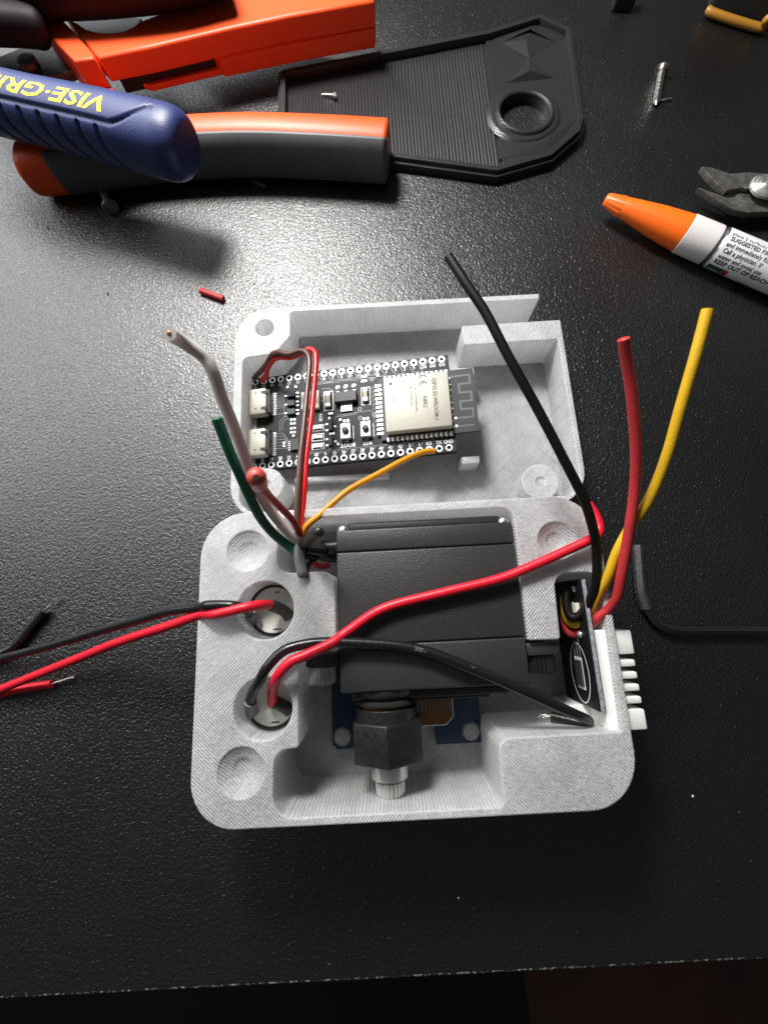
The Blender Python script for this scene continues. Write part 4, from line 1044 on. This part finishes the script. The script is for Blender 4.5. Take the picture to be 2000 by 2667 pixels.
# ============================================================ LOFTED GRIPS
def loft(path, rad, hgt, n=40, sub=10, prof=None, disp=None, arc=None, ends=True, sq=2.4):
    """section: superellipse half width rad(t), half height hgt(t); angle 0 looks to the near side, 90 deg straight up"""
    pth = spline(path, sub); m = len(pth)
    v, f = [], []
    a0, a1 = arc if arc else (0, 2 * math.pi)
    cnt = n if not arc else n + 1
    for i, p in enumerate(pth):
        t_ = (pth[min(i + 1, m - 1)] - pth[max(i - 1, 0)]).normalized()
        sd = Vector((t_.y, -t_.x, 0)).normalized()
        if sd.y > 0: sd = -sd
        up = t_.cross(sd); up = up if up.z > 0 else -up
        t = i / (m - 1)
        for k in range(cnt):
            a = a0 + (a1 - a0) * k / n
            c, s = math.cos(a), math.sin(a)
            q_ = (abs(c) ** sq + abs(s) ** sq) ** (-1 / sq)
            dd = disp(t, a) if disp else 0.0
            v.append(p + sd * (c * (q_ * rad(t) + dd)) + up * (s * (q_ * hgt(t) + dd)))
    for i in range(m - 1):
        for k in range(n):
            f.append((i * cnt + k, i * cnt + (k + 1) % cnt, (i + 1) * cnt + (k + 1) % cnt, (i + 1) * cnt + k))
    if ends and not arc:
        f.append(tuple(range(n - 1, -1, -1))); f.append(tuple((m - 1) * n + k for k in range(n)))
    return v, f, pth
def bull(t, e0, e1, p=2.5):
    r = 1.0
    if e0 and t < e0: r = min(r, (1 - (1 - t / e0) ** p) ** (1 / p) * 0.98 + 0.02)
    if e1 and t > 1 - e1: r = min(r, (1 - (1 - (1 - t) / e1) ** p) ** (1 / p) * 0.98 + 0.02)
    return r

# --- orange wire stripper
ws = thing('wire_stripper', 'orange and grey wire stripping tool lying under the blue grip', 'wire stripper', (-45, 160, 0))
hp = [zA(105, 690, 7.6), zA(150, 686, 7.6), zA(300, 662, 7.8), zA(650, 612, 8.0), zA(1000, 592, 8.1), zA(1300, 600, 8.1), zA(1500, 612, 8.1), zA(1590, 618, 8.1)]
rad_ = lambda t: 7.0 * (0.92 + 0.08 * t) * bull(t, 0.14, 0.045, 2.6)
hgt_ = lambda t: 7.9 * (0.85 + 0.15 * min(1, t * 3)) * bull(t, 0.15, 0.04, 2.6)
v, f, _ = loft(hp, rad_, hgt_, 44, 14); obj('lower_handle', G().add(v, f), M_ORANGE, ws, 60)
def grip_edge(t): return 1.0
gv, gf, gp = loft(hp, lambda t: rad_(t) + 0.35, lambda t: hgt_(t) + 0.35, 40, 14, arc=(math.radians(-150), math.radians(58)))
m_ = len(gp); cnt = 41
keep = []
for i in range(m_ - 1):
    t = i / (m_ - 1)
    if t < 0.235: continue
    for k in range(40):
        ang = -150 + 208 * k / 40
        if t < 0.93 and ang > 53: continue
        keep.append((i * cnt + k, i * cnt + k + 1, (i + 1) * cnt + k + 1, (i + 1) * cnt + k))
rg = obj('rubber_grip', G().add(gv, keep), M_RUBBER, ws, 60)
md = rg.modifiers.new('thickness', 'SOLIDIFY'); md.thickness = 0.7 * S; md.offset = -1
# upper body
zb0, zb1 = 6.0, 18.0
def up(pts, z=zb1): return [tuple(zC(x, y, z))[:2] for x, y in pts]
top = up([(560, 140), (660, 180), (740, 235), (850, 265), (960, 270), (1060, 255), (1140, 220), (1210, 170), (1500, 60), (2600, -150), (3240, -60), (3232, 0), (2500, 130), (2000, 235), (1300, 400), (850, 490), (800, 440)])
g = G(); g.add(*prism([top], 11.2, zb1, 1.0, 3)); obj('upper_body', g, M_ORANGE, ws, 40)
slot_low = [p for p in top]
near = up([(3232, 0), (2500, 130), (2000, 235), (1300, 400), (850, 490)])
lowr = [tuple(zC(x, y, zb1))[:2] for x, y in ((1500, 60), (2600, -150), (3240, -60), (3232, 0), (2500, 130), (1830, 270))]
g = G(); g.add(*prism([lowr], zb0, 11.3, 0.5, 2)); obj('upper_body', g, M_ORANGE, ws, 40)
rail = [tuple(zC(x, y, zb1))[:2] for x, y in ((1900, 225), (1900, 160), (1150, 320), (1000, 370), (1150, 400))]
g = G(); g.add(*prism([rail], zb0, 7.9, 0.4, 2)); obj('lower_rail', g, M_ORANGE, ws, 40)
inn = [tuple(zC(x, y, zb1))[:2] for x, y in ((1900, 150), (1900, 200), (900, 425), (880, 300))]
g = G(); g.add(*prism([inn], zb0 + 0.3, 11.4)); obj('slot_shade', g, M_BLACK, ws)  # black filler: the deep shade inside the orange slot, put into the colour
colr = up([(320, 185), (440, 140), (530, 150), (650, 270), (800, 445), (815, 500), (640, 520), (480, 360)], zb1 + 0.6)
g = G(); g.add(*prism([colr], 8.0, zb1 + 0.6, 0.9, 3)); obj('collar', g, M_ORANGE, ws, 40)
foot = up([(640, 515), (815, 500), (850, 500), (845, 560), (720, 575)], zb1 + 0.6)
g = G(); g.add(*prism([foot], zb0, 11, 0.5)); obj('collar', g, M_ORANGE, ws, 40)
disc = up([(640, 150), (900, 120), (1220, 150), (1180, 260), (1000, 300), (800, 290), (680, 230)], 15)
g = G(); g.add(*prism([disc], 10, 15.0, 0.4)); obj('grey_insert', g, M_RUBBER, ws, 40)
jaw = [tuple(zC(x, y, 11.5))[:2] for x, y in ((-260, 560), (0, 480), (200, 400), (370, 320), (430, 335), (560, 450), (640, 590), (500, 640), (380, 640), (0, 700), (-260, 760))]
g = G(); g.add(*prism([jaw], 8.5, 11.5, 0.25)); jw = obj('jaw_plate', g, M_JAW, ws, 30)
rc = zC(232, 525, 12.5)
g = G(); g.add(*lathe([(3.1, 11.4), (3.1, 12.9), (2.6, 13.3), (1.0, 13.35)], 32), Matrix.Translation((rc.x, rc.y, 0))); obj('rivet', g, M_DSTEEL, jw, 40)

# --- blue locking plier grip
bgp = thing('blue_grip_pliers', 'blue ribbed plier handle with yellow lettering, resting on the grey handle', 'pliers', (-70, 130, 22))
ctr = [zA(-330, 340, 24.2), zA(-200, 372, 24.2), zA(0, 420, 24.2), zA(200, 466, 24.2), zA(400, 512, 24.2), zA(560, 552, 24.2), zA(700, 586, 24.2), zA(768, 602, 24.2)]
pthB = spline(ctr, 40)
mB = len(pthB)
lenB = [0.0]
for i in range(1, mB): lenB.append(lenB[-1] + (pthB[i] - pthB[i - 1]).length)
LT = lenB[-1]
def s_at(t): return lenB[min(mB - 1, max(0, int(round(t * (mB - 1)))))]
def t_of_px(x, y):
    p = zA(x, y, 24.2)
    i = min(range(mB), key=lambda k: (pthB[k] - p).length)
    return lenB[i]
ribs = [t_of_px(x, y) for x, y in ((-60, 420), (20, 440), (95, 455), (170, 470), (245, 490), (325, 505), (405, 525), (480, 540))]
s_end = t_of_px(660, 560)
rB = lambda t: (7.5 + 0.9 * max(0, 1 - (LT - s_at(t)) / 45)) * (1.0 if LT - s_at(t) > 7 else (0.60 + 0.40 * (1 - (1 - max(0, (LT - s_at(t))) / 7) ** 2.4) ** (1 / 2.0)))
def dispB(t, a):
    s = s_at(t); deg = math.degrees(a)
    if deg > 180: deg -= 360
    d_ = 0.0
    edge = 51
    if s > s_end - 9: edge = 51 + 45 * min(1, max(0, (s - (s_end - 9)) / 10)) ** 1.5
    if deg < 150:
        d_ -= 0.7 * math.exp(-((deg - edge) / 3.0) ** 2) * (1 if s < s_end + 2 else 0)
        if edge < deg < 140 and s < s_end: d_ += 0.15
    if -35 < deg < 45:
        for r_ in ribs:
            sr = r_ + (1 - (deg + 35) / 80) ** 2 * 5.0
            fade = min(1, (45 - deg) / 5) * min(1, (deg + 35) / 10)
            d_ -= 0.85 * fade * math.exp(-((s - sr) / 0.5) ** 2)
    return d_
v, f, _ = loft(ctr, rB, rB, 110, 40, disp=dispB, sq=2.25); obj('grip', G().add(v, f), M_BLUEGRIP, bgp, 70)
def on_grip(s, a, r=9.75):
    i = min(range(mB), key=lambda k: abs(lenB[k] - s))
    i2 = min(i + 1, mB - 1)
    t_ = (pthB[i2] - pthB[i2 - 1]).normalized()
    p = pthB[i] + t_ * (s - lenB[i])
    sd = Vector((t_.y, -t_.x, 0)).normalized()
    if sd.y > 0: sd = -sd
    upv = t_.cross(sd); upv = upv if upv.z > 0 else -upv
    c, s2 = math.cos(a), math.sin(a)
    q_ = (abs(c) ** 2.25 + abs(s2) ** 2.25) ** (-1 / 2.25)
    return p + (sd * c + upv * s2) * (q_ * (7.5 + 0.9 * max(0, 1 - (LT - s) / 45)) + 0.22)
sV = t_of_px(395, 400) + 13.0
v, f = text('VISE·GRIP', 5.6, 0.12, 0.25, 1.55)
bm = bmesh.new()
bv = [bm.verts.new(p) for p in v]
for ff in f:
    try: bm.faces.new([bv[i] for i in ff])
    except ValueError: pass
bmesh.ops.triangulate(bm, faces=bm.faces[:])
bmesh.ops.subdivide_edges(bm, edges=bm.edges[:], cuts=2, use_grid_fill=True)
bm.verts.index_update()
x0 = min(p.co.x for p in bm.verts); ym = 0
g = G(); g.add([on_grip(sV - (p.co.x - x0), math.radians(80) - p.co.y / 7.7) for p in bm.verts], [tuple(q_.index for q_ in ff.verts) for ff in bm.faces])
bm.free()
obj('lettering', g, M_YELLOWINK, bgp)

# --- dark handle across the top edge, yellow trimmed tool at the far right, small black plug
dh = thing('dark_handle', 'dark plum coloured tool handle lying above the orange tool', 'tool handle', (-80, 190, 20))
hpp = [P(-260, -90, 27), P(-100, -70, 27), P(150, -62, 27), P(400, -82, 27), P(520, -108, 27), P(580, -124, 27)]
v, f, _ = loft(hpp, lambda t: 8.5 * bull(t, 0.0, 0.06), lambda t: 8.5 * bull(t, 0.0, 0.06), 32, 10); obj('grip', G().add(v, f), M_DARKGRIP, dh, 60)
v, f, _ = loft([P(-300, 40, 24), P(-60, 55, 24), P(60, 62, 22), P(130, 75, 20)], lambda t: 5 * bull(t, 0, 0.2), lambda t: 5 * bull(t, 0, 0.2), 24, 8); obj('lever', G().add(v, f), M_DARKGRIP, dh, 60)
yt = thing('yellow_trimmed_case', 'black tool case corner with an amber yellow trim strip', 'tool case', (135, 200, 0))
yb = [tuple(zR(x, y, 1.5))[:2] for x, y in ((925, 52), (1310, 182), (1400, 120), (1700, -300), (1000, -300))]
g = G(); g.add(*prism([rpoly([(a, b, 2) for a, b in yb], 4)], 0.1, 40, 0.8, 2)); obj('body', g, M_MAT, yt, 40)
g = G(); g.add(*tube([zR(925, 62, 2), zR(960, 85, 2), zR(1120, 140, 2), zR(1300, 190, 2), zR(1325, 165, 3), zR(1345, 130, 5), zR(1400, 110, 5)], 1.3, 10, 6)); obj('trim', g, M_GOLD, yt, 60)
g = G(); g.add(*prism([rpoly([(zR(x, y, 5).x, zR(x, y, 5).y, 1.2) for x, y in ((290, -45), (440, -42), (450, -110), (280, -110))], 4)], 0.1, 5, 0.6, 2))
tag(obj('black_plug', g, M_BLACK, None, 40), 'small black block at the far side of the black plate', 'plug')
